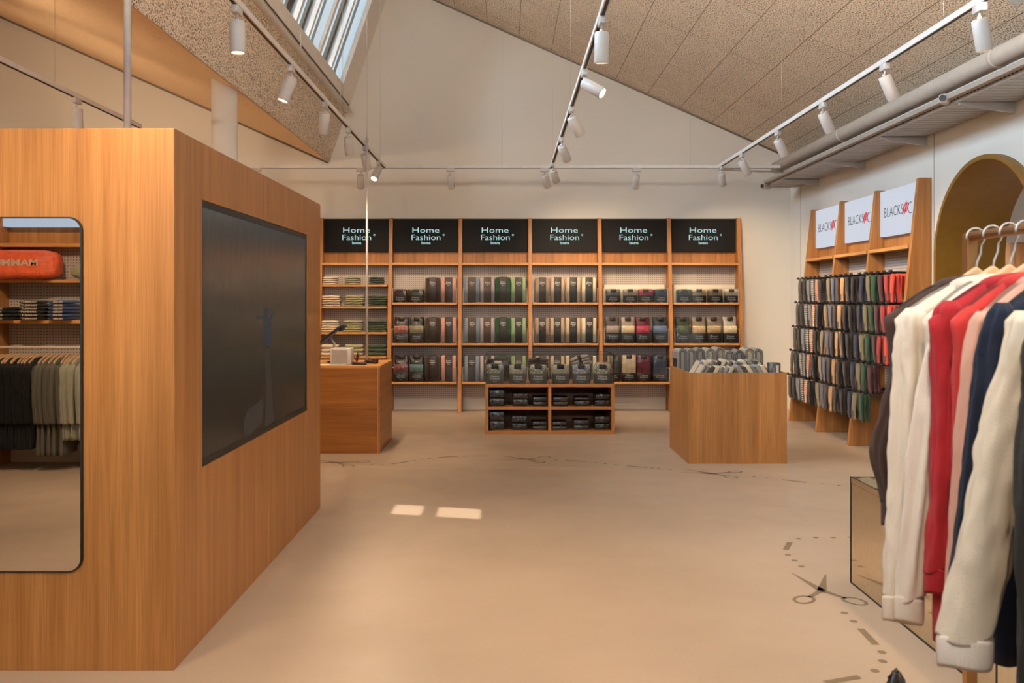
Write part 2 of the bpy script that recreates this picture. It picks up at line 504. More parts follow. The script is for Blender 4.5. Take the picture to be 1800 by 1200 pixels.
# clerestory glazing: one window
win = MB()
y = YW - .02
frost = MB()
fw = MB(); fm = MB()
fd = Vector((steep_x(gz1) - steep_x(gz0), 0, gz1 - gz0)); 
def bar_at(b, y0, y1, t0, t1):
    x0, x1 = steep_x(gz0), steep_x(gz1)
    b.prism([(x0 + t1, gz0), (x1 + t1, gz1), (x1 + t0, gz1), (x0 + t0, gz0)], 'y', y0, y1)
bar_at(fw, 11.66, YW, -.14, .03)
ycur = 11.66
seq = [('b', .49), ('x', .24), ('p', .39), ('x', .28), ('b', .40), ('x', .19), ('p', .34), ('x', .22), ('p', .43), ('x', .17)]
k = 0
while ycur > YB:
    kind, wd = seq[k] if k < len(seq) else (('p', .44), ('x', .2))[k % 2]
    if kind == 'b': bar_at(frost, ycur - wd, ycur, -.035, -.03)
    elif kind == 'x':
        bar_at(fm, ycur - wd * .5, ycur - .0, -.05, .012); bar_at(fw, ycur - wd, ycur - wd * .7, -.045, .006)
    ycur -= wd; k += 1
wf = struct(fw.build('window_1', M['white']))
fm.build('glazing_bar', plain('grey_glazing_bar', '#b4c3cb', .45, 0.), wf)
g = MB(); x0, x1 = steep_x(gz0) - .04, steep_x(gz1) - .04
g.prism([(x0, gz0), (x1, gz1), (x1 - .006, gz1), (x0 - .006, gz0)], 'y', YB, YW)
g.build('pane', acrylic('window_glass', .05, (.93, .97, 1, 1)), wf)
# corrugated translucent blind outside the panes
g = MB(); zz = gz0 + .03
while zz < gz1:
    xx = steep_x(zz) - .16
    g.prism([(xx, zz), (xx + .012, zz + .034), (xx + .006, zz + .036), (xx - .006, zz + .002)], 'y', YB, YW - .02); zz += .078
g.build('louvre', acrylic('frosted_louvre', .05, (.50, .56, .60, 1)), wf)
fp = frost.build('frosted_pane', frosted(), wf)
pl_d = bpy.data.lights.new('clerestory_portal', 'AREA'); pl_d.shape = 'RECTANGLE'; pl_d.size = YW - YB; pl_d.size_y = 1.62
pl_d.cycles.is_portal = True
pl = bpy.data.objects.new('clerestory_portal', pl_d); COL.objects.link(pl)
nrm = Vector((fd.z, 0, -fd.x)).normalized()
ez = -nrm; ex = Vector((0, 1, 0)); ey = ez.cross(ex)
mt = Matrix((ex, ey, ez)).transposed().to_4x4(); mt.translation = Vector((steep_x(5.11) - .24, (YW + YB) / 2, 5.11)); pl.matrix_world = mt

# ceiling/wall junction trims on the back wall
w = MB()
w.tube([(RID[0], YW - .01, RID[1] - .02), (XR, YW - .01, roof_z(XR) - .02)], .012, 6)
w.tube([(VAL[0], YW - .01, VAL[1] - .02), (XL, YW - .01, VAL[1] + SLP * (VAL[0] - XL) - .02)], .012, 6)
struct(w.build('trim_5', plain('grey_junction_strip', '#8d7a69', .7)))
# skirtings
struct(MB().box(XL, XR, YW - .012, YW, 0, .06).build('baseboard_back', M['wall']))
w = MB(); w.box(XR - .012, XR, AY + AR + .04, YW, 0, .06); w.box(XR - .012, XR, YB, AY - AR - .04, 0, .06)
struct(w.build('baseboard_right', M['wall']))
# square column under the valley
cx0, cy = -2.735, 8.11
struct(MB().tube([(cx0 + .122, cy + .12, 0), (cx0 + .122, cy + .12, VAL[1] + .2)], .118, 40).build('trim_6', paint('#ddd5cb')))

# room beyond the arch
RX = 7.6
struct(MB().box(XR + .2, RX, YW - .02, YW + .15, 0, 3.4).build('wall_annex_back', paint('#dcdad8')))
struct(MB().box(RX, RX + .15, 3.0, YW, 0, 3.4).build('wall_annex_right', paint('#dcdad8')))
struct(MB().box(XR + .2, RX, 2.85, 3.0, 0, 3.4).build('wall_annex_front', paint('#dcdad8')))
struct(MB().box(XR + .2, RX + .15, 2.85, YW + .15, 3.4, 3.5).build('ceiling_annex', paint('#dcdad8')))

# ================================================================== TRACK LIGHTING
ZT = 3.15
def track(name, label, p0, p1, wires=(), zc=None):
    v0, v1 = Vector(p0), Vector(p1); d = v1 - v0
    t = thing(name, label, 'light track', p0, 0, 'white lighting tracks')
    b = MB()
    if abs(d.y) > abs(d.x): b.box(-.018, .018, 0, d.y, -.018, .018)
    else: b.box(0, d.x, -.018, .018, -.018, .018)
    b.build('rail', M['track'], t)
    s = MB()
    if abs(d.y) > abs(d.x): s.box(-.009, .009, .01, d.y - .01, -.0195, -.015)
    else: s.box(.01, d.x - .01, -.009, .009, -.0195, -.015)
    s.build('slot', M['blackmat'], t)
    for q in wires:
        a = v0 + d.normalized() * q; top = zc(a.x)
        MB().tube([(a.x - v0.x, a.y - v0.y, .018), (a.x - v0.x, a.y - v0.y, top - ZT)], .0016, 5).build('suspension_wire', M['galv'], t)
    return t
YT = 10.86
fz = lambda x: roof_z(x)
fz2 = lambda x: VAL[1] + SLP * (VAL[0] - x)
track('light_track', 'white light track running beneath the clerestory window', (-1.49, YB + .3, ZT), (-1.49, YT - .02, ZT), (2.2, 5.6, 8.9, 11.3), fz)
track('light_track', 'white light track running down the middle of the shop', (.55, YB + .3, ZT), (.55, YT - .02, ZT), (2.4, 5.2, 8.4, 11.4), fz)
track('light_track', 'white light track running beside the grey duct', (2.60, YB + .3, ZT), (2.60, YT - .02, ZT), (2.6, 6.1, 9.2), fz)
track('light_track', 'white light track above the tall oak screen cabinet', (-3.45, YB + .3, ZT), (-3.45, 8.36, ZT), (1.8, 3.6, 5.9, 7.6), fz2)
track('light_track', 'white light track running crosswise in front of the back wall', (-3.15, YT, ZT), (3.35, YT, ZT), (.9, 3.1, 5.4), lambda x: fz(x) if x > -1.6 else fz2(min(x, VAL[0])))

_body = {}
def spot(track_x, y, aim, label, group, energy=100., size=96, lit=True, z=ZT, cross=False, blend=.9):
    """aim = unit-ish vector the lamp shines along"""
    t = thing('track_spotlight', label, 'spotlight', (track_x, y, z), 0, group)
    aim = Vector(aim).normalized()
    if 'ad' not in _body:
        a = MB().rbox(-.017, .017, -.052, .052, -.062, -.018, .004, 2).build('adapter', M['whitep'], t); _body['ad'] = a.data
        st = MB().tube([(0, 0, -.06), (0, 0, -.092)], .007, 8).build('stem', M['whitep'], t); _body['st'] = st.data
        # body along local -z, pivot at top
        n = 28; prf = [(0, .006), (.036, .006), (.043, 0), (.043, -.165), (.041, -.17), (.036, -.17), (.036, -.160)]
        rings = [[(r * math.cos(2 * PI * k / n), r * math.sin(2 * PI * k / n), zz) for k in range(n)] for r, zz in prf[1:]]
        bd = MB().loft(rings, True, False); bd.add([(0.036 * math.cos(2 * PI * k / n), .036 * math.sin(2 * PI * k / n), .006) for k in range(n)], [tuple(range(n))])
        b = bd.build('lamp_body', M['whitep'], t); _body['bd'] = b.data
        l = MB().tube([(0, 0, -.158), (0, 0, -.161)], .036, 24).build('lens', M['lens'], b); _body['ln'] = l.data
        yk = MB().tube([(0, 0, .02), (.0, 0, .0)], .012, 10).build('yoke', M['chrome'], b); _body['yk'] = yk.data
    else:
        for k, nm in (('ad', 'adapter'), ('st', 'stem')):
            o = bpy.data.objects.new(nm, _body[k]); COL.objects.link(o); o.parent = t
            if k == 'ad' and cross: o.rotation_euler = (0, 0, PI / 2)
        b = bpy.data.objects.new('lamp_body', _body['bd']); COL.objects.link(b); b.parent = t
        for k, nm in (('ln', 'lens'), ('yk', 'yoke')):
            o = bpy.data.objects.new(nm, _body[k]); COL.objects.link(o); o.parent = b
    b.location = (0, 0, -.105)
    b.rotation_euler = aim.to_track_quat('-Z', 'Y').to_euler()
    if lit:
        ld = bpy.data.lights.new('lamp_glow', 'SPOT'); ld.energy = energy; ld.color = LAMP; ld.spot_size = R(size); ld.spot_blend = blend
        ld.shadow_soft_size = .03
        lo = bpy.data.objects.new('lamp_glow', ld); COL.objects.link(lo); lo.parent = t
        lo.location = Vector((0, 0, -.105)) + aim * .185
        lo.rotation_euler = aim.to_track_quat('-Z', 'Y').to_euler()
    return t
def ypx(X, px): return X * FPX / (px - 890.0)
G1 = 'spotlights on the track beneath the clerestory'
ord_ = ['', 'second', 'third', 'fourth', 'fifth', 'sixth', 'seventh', 'eighth']
E = 66
for i, (px, aim, e) in enumerate([(417, (.02, .0, -1), E), (512, (-.35, -.12, -1), E), (571, (-.18, .45, -1), E), (612, (0, .5, -1), E), (641, (.1, .75, -1), E), (665, (-.28, -.75, -1), E)]):
    spot(-1.49, ypx(-1.49, px), aim, ['white spotlight hanging straight down at the camera end of the clerestory track', 'lit white spotlight tilted towards the clerestory, second along its track',
        'unlit-looking white spotlight third along the clerestory track, above the wall screen', 'white spotlight hanging straight fourth along the clerestory track', 'white spotlight behind the steel counter pole on the clerestory track',
        'lit white spotlight at the back end of the clerestory track'][i], G1, e)
G2 = 'spotlights on the middle track'
for i, (px, aim, e) in enumerate([(1058, (0, .15, -1), E), (1027, (.95, -.55, -.72), 40), (1005, (.55, .5, -.9), E), (987, (.5, .75, -.95), E), (972, (.35, .9, -.85), E)]):
    spot(.55, ypx(.55, px), aim, ['white spotlight hanging straight down at the camera end of the middle track', 'brightly lit spotlight pointing sideways on the middle track',
        'white spotlight third along the middle track, tipped towards the sock wall', 'white spotlight fourth along the middle track', 'white spotlight at the back end of the middle track'][i], G2, e)
G3 = 'spotlights on the track beside the duct'
for i, (px, aim, e) in enumerate([(1722, (.22, .1, -1), E), (1555, (.5, .15, -1), E), (1446, (.55, .25, -1), E), (1367, (.6, .35, -1), E * 1.2), (1304, (.65, .45, -1), E * 1.3), (1268, (.4, .9, -1), E * 1.1)]):
    spot(2.60, ypx(2.60, px), aim, ['large white spotlight closest to the camera on the duct-side track', 'white spotlight hanging straight second along the duct-side track',
        'white spotlight third along the duct-side track, in front of the galvanised tray', 'white spotlight fourth along the duct-side track', 'white spotlight fifth along the duct-side track, above the back corner',
        'white spotlight at the back end of the duct-side track'][i], G3, e)
G4 = 'spotlights on the track above the oak cabinet'
for i, (px, aim, e) in enumerate([(-12, (-.5, -.5, -.7), E), (135, (0, .1, -1), E), (225, (0, -.9, -1), E)]):
    if i == 2:
        spot(-3.45, 2.4, (.55, -.9, -1), 'white spotlight added on the cabinet track beyond the frame edge', G4, E)  # extra unseen lamp, added for brightness
    else:
        spot(-3.45, ypx(-3.45, px), aim, ['tilted white spotlight cut by the frame edge above the oak cabinet', 'pale spotlight hanging straight above the oak cabinet'][i], G4, e)
G5 = 'spotlights on the crosswise track before the back wall'
for i, (px, aim, lab) in enumerate([(792, (.02, .55, -1), 'white spotlight hanging straight on the crosswise track above the third sign'), (957, (.35, .7, -1), 'white spotlight tilted on the crosswise track beside the end of the middle track'),
        (1119, (0, .6, -1), 'pale spotlight on the crosswise track above the fifth sign'), (634, (-.1, .6, -1), 'faint white spotlight on the crosswise track behind the steel counter pole'), (452, (-.1, .5, -1), 'white spotlight at the cabinet end of the crosswise track')]):
    spot((px - 890) * YT / FPX, YT, aim, lab, G5, E * .8, cross=True, size=100)
# unseen fill spots added behind and beside the camera
for X, Y, aim in [(-1.49, 3.4, (.25, .1, -1)), (-1.49, 1.2, (-.7, -.2, -1)), (.55, 3.2, (.05, .2, -1)), (.55, .9, (-.2, .35, -1)), (2.60, 3.2, (-.55, -.2, -1)), (2.60, 1.0, (-.5, .45, -1)), (-3.45, 4.0, (.0, -.2, -1))]:
    spot(X, Y, aim, 'white track spotlight added out of frame near the camera', 'spotlights beyond the frame', E * 1.1, size=105)
track('light_track', 'white light track added out of frame over the hidden side of the shop', (-5.6, YB + .3, ZT), (-5.6, 9.3, ZT), (2, 5, 8), lambda x: VAL[1] + SLP * (VAL[0] - x))  # unseen track and lamps added to brighten the left wall and ceiling
for X, Y, aim in [(-5.6, 8.6, (.55, 1, .15)), (-5.6, 9.1, (-.1, 1, .30)), (-5.6, 6.2, (.2, .2, -1)), (-5.6, 3.5, (.2, .3, -1)), (-5.6, 7.4, (.75, .3, .55)), (-5.6, 5.0, (.6, .5, .6))]:
    spot(X, Y, aim, 'white track spotlight added out of frame over the hidden side of the shop', 'added spotlights over the hidden side', 58, size=130)
for X, Y, aim in [(.55, 4.4, (.25, .55, 1)), (2.60, 4.5, (-.1, .9, .7)), (.55, 2.4, (.3, .3, .9)), (-1.49, 4.3, (.3, .6, 1))]:  # unseen uplights added to lift the ceiling brightness
    spot(X, Y, aim, 'white track spotlight added out of frame, turned up to the ceiling', 'spotlights beyond the frame', 150, size=140)
# two accent spots washing the front of the big cabinet and, as an added fill, the clothes behind the camera
spot(-1.49, .25, (-.65, 2.9, -.55), 'white track spotlight out of frame washing the oak cabinet front', 'spotlights beyond the frame', 300, size=60)
spot(-3.45, 1.25, (-.25, -.95, -1), 'white track spotlight added out of frame, aimed at the clothes shelving', 'spotlights beyond the frame', 120, size=110)

# ================================================================== PIPES, DUCT, TRAY
dc = MB()
DX, DZ = 3.62, 3.295
dc.tube([(DX, YB, DZ), (DX, 11.9, DZ)], .078, 28)
d0 = dc.build('ventilation_duct', M['duct']); tag(d0, 'round grey ventilation duct along the top of the side wall', 'duct')
c = MB()
for yy in (3.5, 6.5, 9.5): c.tube([(DX, yy, DZ), (DX, yy + .05, DZ)], .082, 28)
c.build('joint_band', M['duct'], d0)
# cable tray
TX0, TX1, TZ = 3.52, 3.955, 3.055
tr = thing('cable_tray', 'galvanised perforated cable tray on wall brackets under the duct', 'cable tray', (0, 0, TZ))
b = MB(); b.box(TX0, TX1, YB + .1, 12.05, 0, .003)
for i in range(150):
    yy = YB + .15 + i * .0875
    b.tube([(TX0, yy, -.0015), (TX1, yy, -.0015)], .0045, 6, False)
b.build('tray_floor', M['galv'], tr)
b = MB(); b.box(TX0 - .003, TX0, YB + .1, 12.05, 0, .06); b.box(TX1, TX1 + .003, YB + .1, 12.05, 0, .06)
b.box(TX0 - .014, TX0, YB + .1, 12.05, .055, .062); b.build('side_flange', M['galv'], tr)
b = MB()
for i in range(210):
    yy = 1.2 + i * .05; b.box(TX0 - .0036, TX0 - .0028, yy, yy + .02, .024, .034)
b.build('perforation', M['blackmat'], tr)
for yy in (2.5, 3.97, 5.44, 6.9, 8.36, 9.8, 11.25):
    MB().prism([(XR, -.006), (TX0 + .01, -.006), (TX0 + .01, -.022), (XR - .02, -.085), (XR, -.085)], 'y', yy, yy + .035).build('bracket', M['galv'], tr)
# long pale trunking above the tray
b = MB().box(3.455, 3.51, YB + .1, 11.9, 3.085, 3.122)
tag(b.build('cable_trunking', plain('pale_trunking', '#a99c90', .5)), 'flat pale trunking strip running beside the duct', 'trunking')
# wall to tray conduit
b = MB().tube([(2.62, YT + .02, 3.12), (3.1, 11.0, 3.115), (3.55, 11.1, 3.12)], .012, 8)
tag(b.build('conduit', M['galv']), 'thin steel conduit from the track end to the cable tray', 'conduit')
def camera_unit(loc, label, rz):
    t = thing('security_camera', label, 'security camera', loc, rz, 'white security cameras under the tray')
    MB().rbox(-.035, .035, -.09, .07, -.075, -.002, .02, 3).build('housing', M['whitep'], t)
    MB().tube([(0, -.088, -.04), (0, -.096, -.04)], .026, 16).build('lens', M['black'], t)
    return t
p = at(1668, 176, 7.05); camera_unit((3.49, 7.05, 3.14), 'white security camera on the tray edge above the first wall bracket', R(-40))
camera_unit((3.50, 11.95, 3.09), 'small white security camera at the back end of the cable tray', R(-50))
# pale service pipe beneath the clerestory
b = MB(); b.tube([(-2.13, YB + .1, 4.07), (-2.13, 12.0, 4.07)], .035, 16)
sp = b.build('service_pipe', M['white']); tag(sp, 'pale round pipe hung below the clerestory window', 'pipe')
for yy in (3.5, 6.6, 9.2, 11.4):
    MB().tube([(-2.13, yy, 4.10), (-2.13, yy, 4.28), (-2.19, yy, 4.3)], .006, 6).build('hanger_rod', M['white'], sp)

# ================================================================== WALL SHELVING
BW = .9607; PH = 2.655; PT = .052
def front(z): return -.405 + .285 * z / PH
def bay(loc, rz, label, group, shelves, last=False, cat='shelving', guard=True, first_guard=.195, pegc='#b5a79c'):
    t = thing('wall_shelving', label, cat, loc, rz, group)
    def post(x):
        MB().prism([(0, 0), (front(0), 0), (front(PH), PH), (0, PH)], 'x', x - PT / 2, x + PT / 2).build('side_post', wood('z'), t, bevel=.003)
    post(0)
    if last: post(BW)
    x0, x1 = PT / 2, BW - PT / 2
    MB().box(x0, x1, -.028, -.012, 2.035, PH - .005).build('header_panel', wood('z'), t)
    MB().box(x0, x1, front(2.0) - .012, -.005, 2.0, 2.034).build('cross_shelf', wood('x', '#d39a5c', '#b98048'), t, bevel=.002)
    MB().box(x0, x1, -.03, -.018, .17, 2.0).build('perforated_back', peg(pegc), t)
    for z in shelves:
        MB().box(x0 + .01, x1 - .01, front(z) - .02, -.032, z - .028, z).build('shelf', wood('x', '#d39a5c', '#b98048'), t, bevel=.002)
    return t
def guard(t, z, h=.195):
    x0, x1 = PT / 2 + .012, BW - PT / 2 - .012
    g = MB().box(x0, x1, front(z) - .016, front(z) - .012, z, z + h).build('acrylic_guard', M['glass'], t)
    for x, xx in ((x0 + .018, x0 + .004), (x1 - .018, x1 - .004)):
        c = MB(); c.box(x - .022, x + .022, front(z) - .019, front(z) - .009, z + h - .004, z + h)
        c.box(xx - .0025, xx + .0025, front(z) - .019, front(z) - .009, z, z + h - .004)
        c.build('guard_clip', M['whitep'], g)
PX0 = -2.555
SH = [1.487, .935, .415]
SH1 = [1.733, 1.434, 1.085, .758, .43]
bayname = ['folded-cloth bay', 'brown and pink pack bay', 'blue and green pack bay', 'beige pack bay', 'grey and red pack bay', 'corner bay']
baylab = ['oak wall shelving bay with folded cream and green cloths behind the counter', 'oak wall shelving bay holding brown and pink textile packs',
          'oak wall shelving bay holding blue, lilac and green textile packs', 'oak wall shelving bay holding taupe, beige and cream packs',
          'oak wall shelving bay holding grey, beige, red and blue packs', 'oak wall shelving bay at the corner end, above the blanket bin']
BAY = []
for i in range(6):
    t = bay((PX0 + BW * i, YW, 0), 0, baylab[i], 'oak shelving bays on the back wall', SH1 if i == 0 else SH, last=(i == 5))
    if i:
        for z in SH: guard(t, z)
    BAY.append(t)
# signs
for i in range(6):
    t = thing('sign_board', 'black illuminated sign board above the ' + bayname[i], 'sign', (PX0 + BW * (i + .5), YW, 2.19), 0, 'black lettered sign boards')
    hw = BW / 2 - PT / 2 - .002
    zf = front(2.19) - .001
    MB().box(-hw, hw, -.078, -.03, 0, PH - 2.19 - .006).build('panel', M['screenblack'], t, bevel=.002)
    tilt = Matrix.Translation((0, -.0775, 0)) @ FACE
    l = MB()
    l.text('Home', .108, tilt @ Matrix.Translation((-.005, .297, .001)), 1.42, bold=-.006)
    l.text('Fashion', .108, tilt @ Matrix.Translation((0, .197, .001)), 1.27, bold=-.006)
    l.text('°', .10, tilt @ Matrix.Translation((.245, .205, .001)), 1.0)
    l.build('lettering', M['cyan'], t)
    MB().text('lavana', .056, tilt @ Matrix.Translation((0, .122, .001)), .95, bold=.008).build('small_lettering', M['cyan'], t)

# ------------------------------------------------------------------ packs
_pk = {}
def inst(key, builders, t):
    """first time build the parts, later link copies sharing the meshes"""
    if key not in _pk:
        out = []
        for nm, mbf, m in builders():
            o = mbf.build(nm, m, t); out.append((nm, o.data))
        _pk[key] = out
    else:
        for nm, me in _pk[key]:
            o = bpy.data.objects.new(nm, me); COL.objects.link(o); o.parent = t
def brandtext(z, s, y, sx=1.2, small=True):
    b = MB()
    b.text('Home', s, Matrix.Translation((0, y, z + s * .42)) @ FACE, sx, ext=.0006)
    b.text('Fashion', s, Matrix.Translation((0, y, z - s * .42)) @ FACE, sx * .95, ext=.0006)
    if small: b.text('lavana', s * .5, Matrix.Translation((0, y, z - s * 1.35)) @ FACE, 1.1, ext=.0006)
    return b
def pack_tall(t, w, h, d, c, sleeve):
    def bl():
        r = random.Random(c)
        out = [('folded_textile', MB().rbox(-w / 2, w / 2, -d / 2, d / 2, 0, h, .022, 3, wob=.003, seed=len(_pk), sub=2), cloth(c))]
        sw = w * .26
        out.append(('paper_sleeve', MB().rbox(-sw, sw, -d / 2 - .005, d / 2 + .003, .001, h + .004, .006, 2), sleeve))
        out.append(('printed_name', brandtext(h * .78, .026, -d / 2 - .0062, 1.0), M['print']))
        out.append(('printed_note', MB().text('lavana', .016, Matrix.Translation((0, -d / 2 - .0062, h * .3)) @ FACE, 1.2), M['tag']))
        return out
    inst(('tall', w, h, c, sleeve.name), bl, t)
def pack_box(t, w, h, d, top, lab):
    def bl():
        out = [('wrapped_textile', MB().rbox(-w / 2, w / 2, -d / 2, d / 2, 0, h, .014, 3, wob=.002, seed=3, sub=2), top)]
        out.append(('card_label', MB().rbox(-w / 2 - .0015, w / 2 + .0015, -d / 2 - .0035, -d / 2 + .03, .002, h * .52, .003, 1), lab))
        out.append(('top_tab', MB().rbox(-w * .2, w * .2, -d / 2 - .0035, -d / 2 + .04, h * .76, h + .002, .003, 1), M['label']))
        out.append(('printed_name', brandtext(h * .3, .034, -d / 2 - .0045, 1.15), M['print']))
        return out
    inst(('box', w, h, top.name, lab.name), bl, t)
def pack_pouch(t, w, h, d, c, upper, flo=None):
    def bl():
        # pillow pouch: thick below, folding in towards the top
        rings = []; n = 28
        for i in range(13):
            v = i / 12; z = h * v
            ww = w / 2 * (1 - .06 * math.sin(v * PI) - .10 * max(0, v - .8) * 5 * .5); dd = d / 2 * (.75 + .45 * math.sin(min(1, v * 1.15) * PI * .8)) * (1 - .45 * v * v)
            ring = []
            for k in range(n):
                a = 2 * PI * k / n; cx, sy = math.cos(a), math.sin(a)
                ring.append((ww * math.copysign(abs(cx) ** .35, cx) + .002 * math.sin(9 * v + k), dd * math.copysign(abs(sy) ** .5, sy) + .004 * math.sin(14 * v + a * 3), z))
            rings.append(ring)
        fr = lambda z: 0
        out = [('pouch', MB().loft(rings), wrapc(upper))]
        out.append(('folded_textile', MB().rbox(-w / 2 + .006, w / 2 - .006, -d / 2 - .012, 0, h * .36, h * .66, .01, 2, wob=.002, seed=5), wrapc(c) if not flo else flo))
        out.append(('card_label', MB().rbox(-w / 2 + .002, w / 2 - .002, -d / 2 - .014, 0, .004, h * .37, .006, 2), wrapc('#3a2f29')))
        out.append(('top_tab', MB().rbox(-w * .2, w * .2, -d / 2 * .9, 0, h * .86, h + .003, .004, 1), M['label']))
        out.append(('printed_name', brandtext(h * .22, .034, -d / 2 - .0155, 1.15), M['print']))
        return out
    inst(('pouch', w, h, c, upper, flo.name if flo else ''), bl, t)
def pack_window(t, w, h, d, c):
    def bl():
        out = [('folded_textile', MB().rbox(-w / 2, w / 2, -d / 2, d / 2, 0, h, .02, 3, wob=.002, seed=8, sub=2), wrapc(c, .2))]
        out.append(('card_label', MB().rbox(-w / 2 - .001, w / 2 + .001, -d / 2 - .004, 0, .003, h * .33, .004, 1), wrapc('#3a2b24')))
        out.append(('top_tab', MB().rbox(-w * .2, w * .2, -d / 2 - .004, 0, h * .86, h + .003, .004, 1), M['label']))
        out.append(('printed_name', brandtext(h * .2, .034, -d / 2 - .0055, 1.15), M['print']))
        return out
    inst(('win', w, h, c), bl, t)
rowname = ['top', 'middle', 'lowest']
def pxX(px, Y=12.05): return (px - 890) * Y / FPX
def put(i, row, px0, px1, kind, colname, *a):
    z = SH[row]; yb = YW + front(z)
    Yf = yb + .012
    xc = (pxX(px0, Yf) + pxX(px1, Yf)) / 2; w = pxX(px1, Yf) - pxX(px0, Yf) - .004
    w = round(w / .01) * .01
    d = .15 if kind != 'box' else .13
    lab = f'{colname} textile pack on the {rowname[row]} shelf of the {bayname[i]}'
    t = thing('textile_pack', lab, 'textile pack', (xc, Yf + d / 2 + .02, z), random.uniform(-.03, .03), 'textile packs in the ' + bayname[i])
    if kind == 'tall': pack_tall(t, w, a[1], d, a[0], a[2] if len(a) > 2 else M['label'])
    elif kind == 'box': pack_box(t, w, .185, d, a[0], M['label'])
    elif kind == 'pouch': pack_pouch(t, w, .355, d, *a)
    else: pack_window(t, w, .36, d, *a)
# bay 2
put(1, 0, 691, 715, 'box', 'dark red floral', floral('#2b1815', '#6d3a36'))
put(1, 0, 716, 745, 'box', 'dark green floral', floral('#171613', '#5d5a3c'))
for r_, zs in ((0, .345), (1, .35), (2, .35)):
    put(1, r_, 747, 773, 'tall', 'dark brown', '#46362d', zs)
    put(1, r_, 775, 802, 'tall', 'dusty pink', '#d3998a', zs)
for r_ in (1, 2):
    put(1, r_, 692, 718, 'pouch', 'glossy maroon', '#a0645a' if r_ == 1 else '#7c4a44', '#2c1a18')
    put(1, r_, 719, 745, 'pouch', 'glossy black-green', '#8f836c' if r_ == 1 else '#5f7a78', '#1b1b18')
for r_ in range(3):
    for (a_, b_, nm, cc) in ((816, 843, 'slate blue', '#8391a0'), (843.5, 870, 'pale lilac', '#b3a5ab'), (871, 898, 'dark green', '#2f4c33'), (899, 925, 'sage green', '#91a57e')):
        put(2, r_, a_, b_, 'tall', nm, cc, .345 if nm != 'dark green' else .35, M['labelb'] if (r_ < 2 and nm in ('slate blue', 'pale lilac')) else M['label'])
    for (a_, b_, nm, cc) in ((941, 966, 'taupe', '#9c8574'), (967.5, 993, 'beige', '#c0a184'), (995, 1021, 'stone', '#c9b294'), (1023, 1049, 'cream', '#e0cba9')):
        put(3, r_, a_, b_, 'tall', nm, cc, .345)
for (a_, b_, nm, cc) in ((1066, 1091, 'grey', '#7a7069'), (1096, 1121, 'beige', '#b9a488'), (1123, 1149, 'raspberry', '#b23a4c'), (1151, 1174, 'navy', '#2c3440')):
    put(4, 0, a_, b_, 'box', nm, wrapc(cc, .3))
for (a_, b_, nm, cc, up_) in ((1065, 1090, 'grey', '#a08d80', '#544b46'), (1092, 1117, 'beige', '#cfb792', '#8b7d70'), (1118, 1144, 'raspberry', '#ad3247', '#571420'), (1148, 1174, 'blue-grey', '#66718a', '#2b3036')):
    put(4, 1, a_, b_, 'pouch', nm, cc, up_)
for (a_, b_, nm, cc) in ((1066, 1090, 'charcoal', '#3b3733'), (1094, 1119, 'beige', '#b09a80'), (1120, 1145, 'burgundy', '#561420'), (1148, 1174, 'navy', '#2e3440')):
    put(4, 2, a_, b_, 'win', nm, cc)
for (a_, b_, nm, cc) in ((1191, 1216, 'green', '#51513a'), (1217.5, 1242, 'sand', '#c3ab86'), (1246, 1271, 'tan', '#a98d6c'), (1275, 1299, 'ivory', '#e4d2b0')):
    put(5, 0, a_, b_, 'box', nm, wrapc(cc, .3))
for (a_, b_, nm, cc, up_) in ((1189, 1214, 'moss green', '#4c5438', '#363a28'), (1217, 1242, 'sand', '#c5a67d', '#7d6e5b'), (1243, 1269, 'tan', '#b5976f', '#6c5c4c'), (1272, 1297, 'ivory', '#e0cba6', '#a39684')):
    put(5, 1, a_, b_, 'pouch', nm, cc, up_)
# white ledges behind the short boxes of the top shelves (stacked spare boxes)
for i in (4, 5):
    z = SH[0]
    b = MB().rbox(.06, BW - .06, -.12, -.035, z, z + .245, .006, 2)
    o = b.build('spare_carton', M['paper'], None, (PX0 + BW * i, YW, 0)); tag(o, 'long pale carton standing behind the small packs in the ' + bayname[i], 'carton')

# folded cloths in bay 1
colsn = [('cream', '#dcc8ae'), ('sage', '#a9a379'), ('dark green', '#46503a')]
fold_mesh = {}
def folded(w, d, h, c, seed):
    k = (w, d, h, c, seed % 3)
    if k not in fold_mesh:
        b = MB()
        n = 20; rings = []
        # folded cloth: cross-section in y-z with rounded front fold, lofted along x
        for i in range(9):
            x = -w / 2 + w * i / 8; ring = []
            e = .82 if i in (0, 8) else 1.
            for q in range(n):
                a = 2 * PI * q / n; cx, sz = math.cos(a), math.sin(a)
                yy = d / 2 * e * math.copysign(abs(cx) ** .45, cx); zz = h / 2 * e * math.copysign(abs(sz) ** .7, sz)
                zz += .0025 * math.sin(x * 34 + seed * 1.7 + yy * 8)
                ring.append((x, yy, h / 2 + zz))
            rings.append(ring)
        b.loft(rings)
        o = b.build('folded_cloth', cloth(c), None); fold_mesh[k] = o.data; bpy.data.objects.remove(o)
    return fold_mesh[k]
posw = ['bottom', 'second', 'third', 'fourth', 'fifth', 'top']
rowsn = ['highest', 'second', 'third', 'fourth', 'fifth']
spec = [(SH1[0], .026, (4, 4, 4), .195, (578, 618, 660)), (SH1[1], .029, (5, 5, 5), .24, (580, 621, 663)), (SH1[2], .030, (5, 5, 5), .245, (578, 619, 661)), (SH1[3], .052, (3, 3, 3), .24, (577, 621, 662)), (SH1[4], .045, (3, 3, 3), .24, (577, 621, 662))]
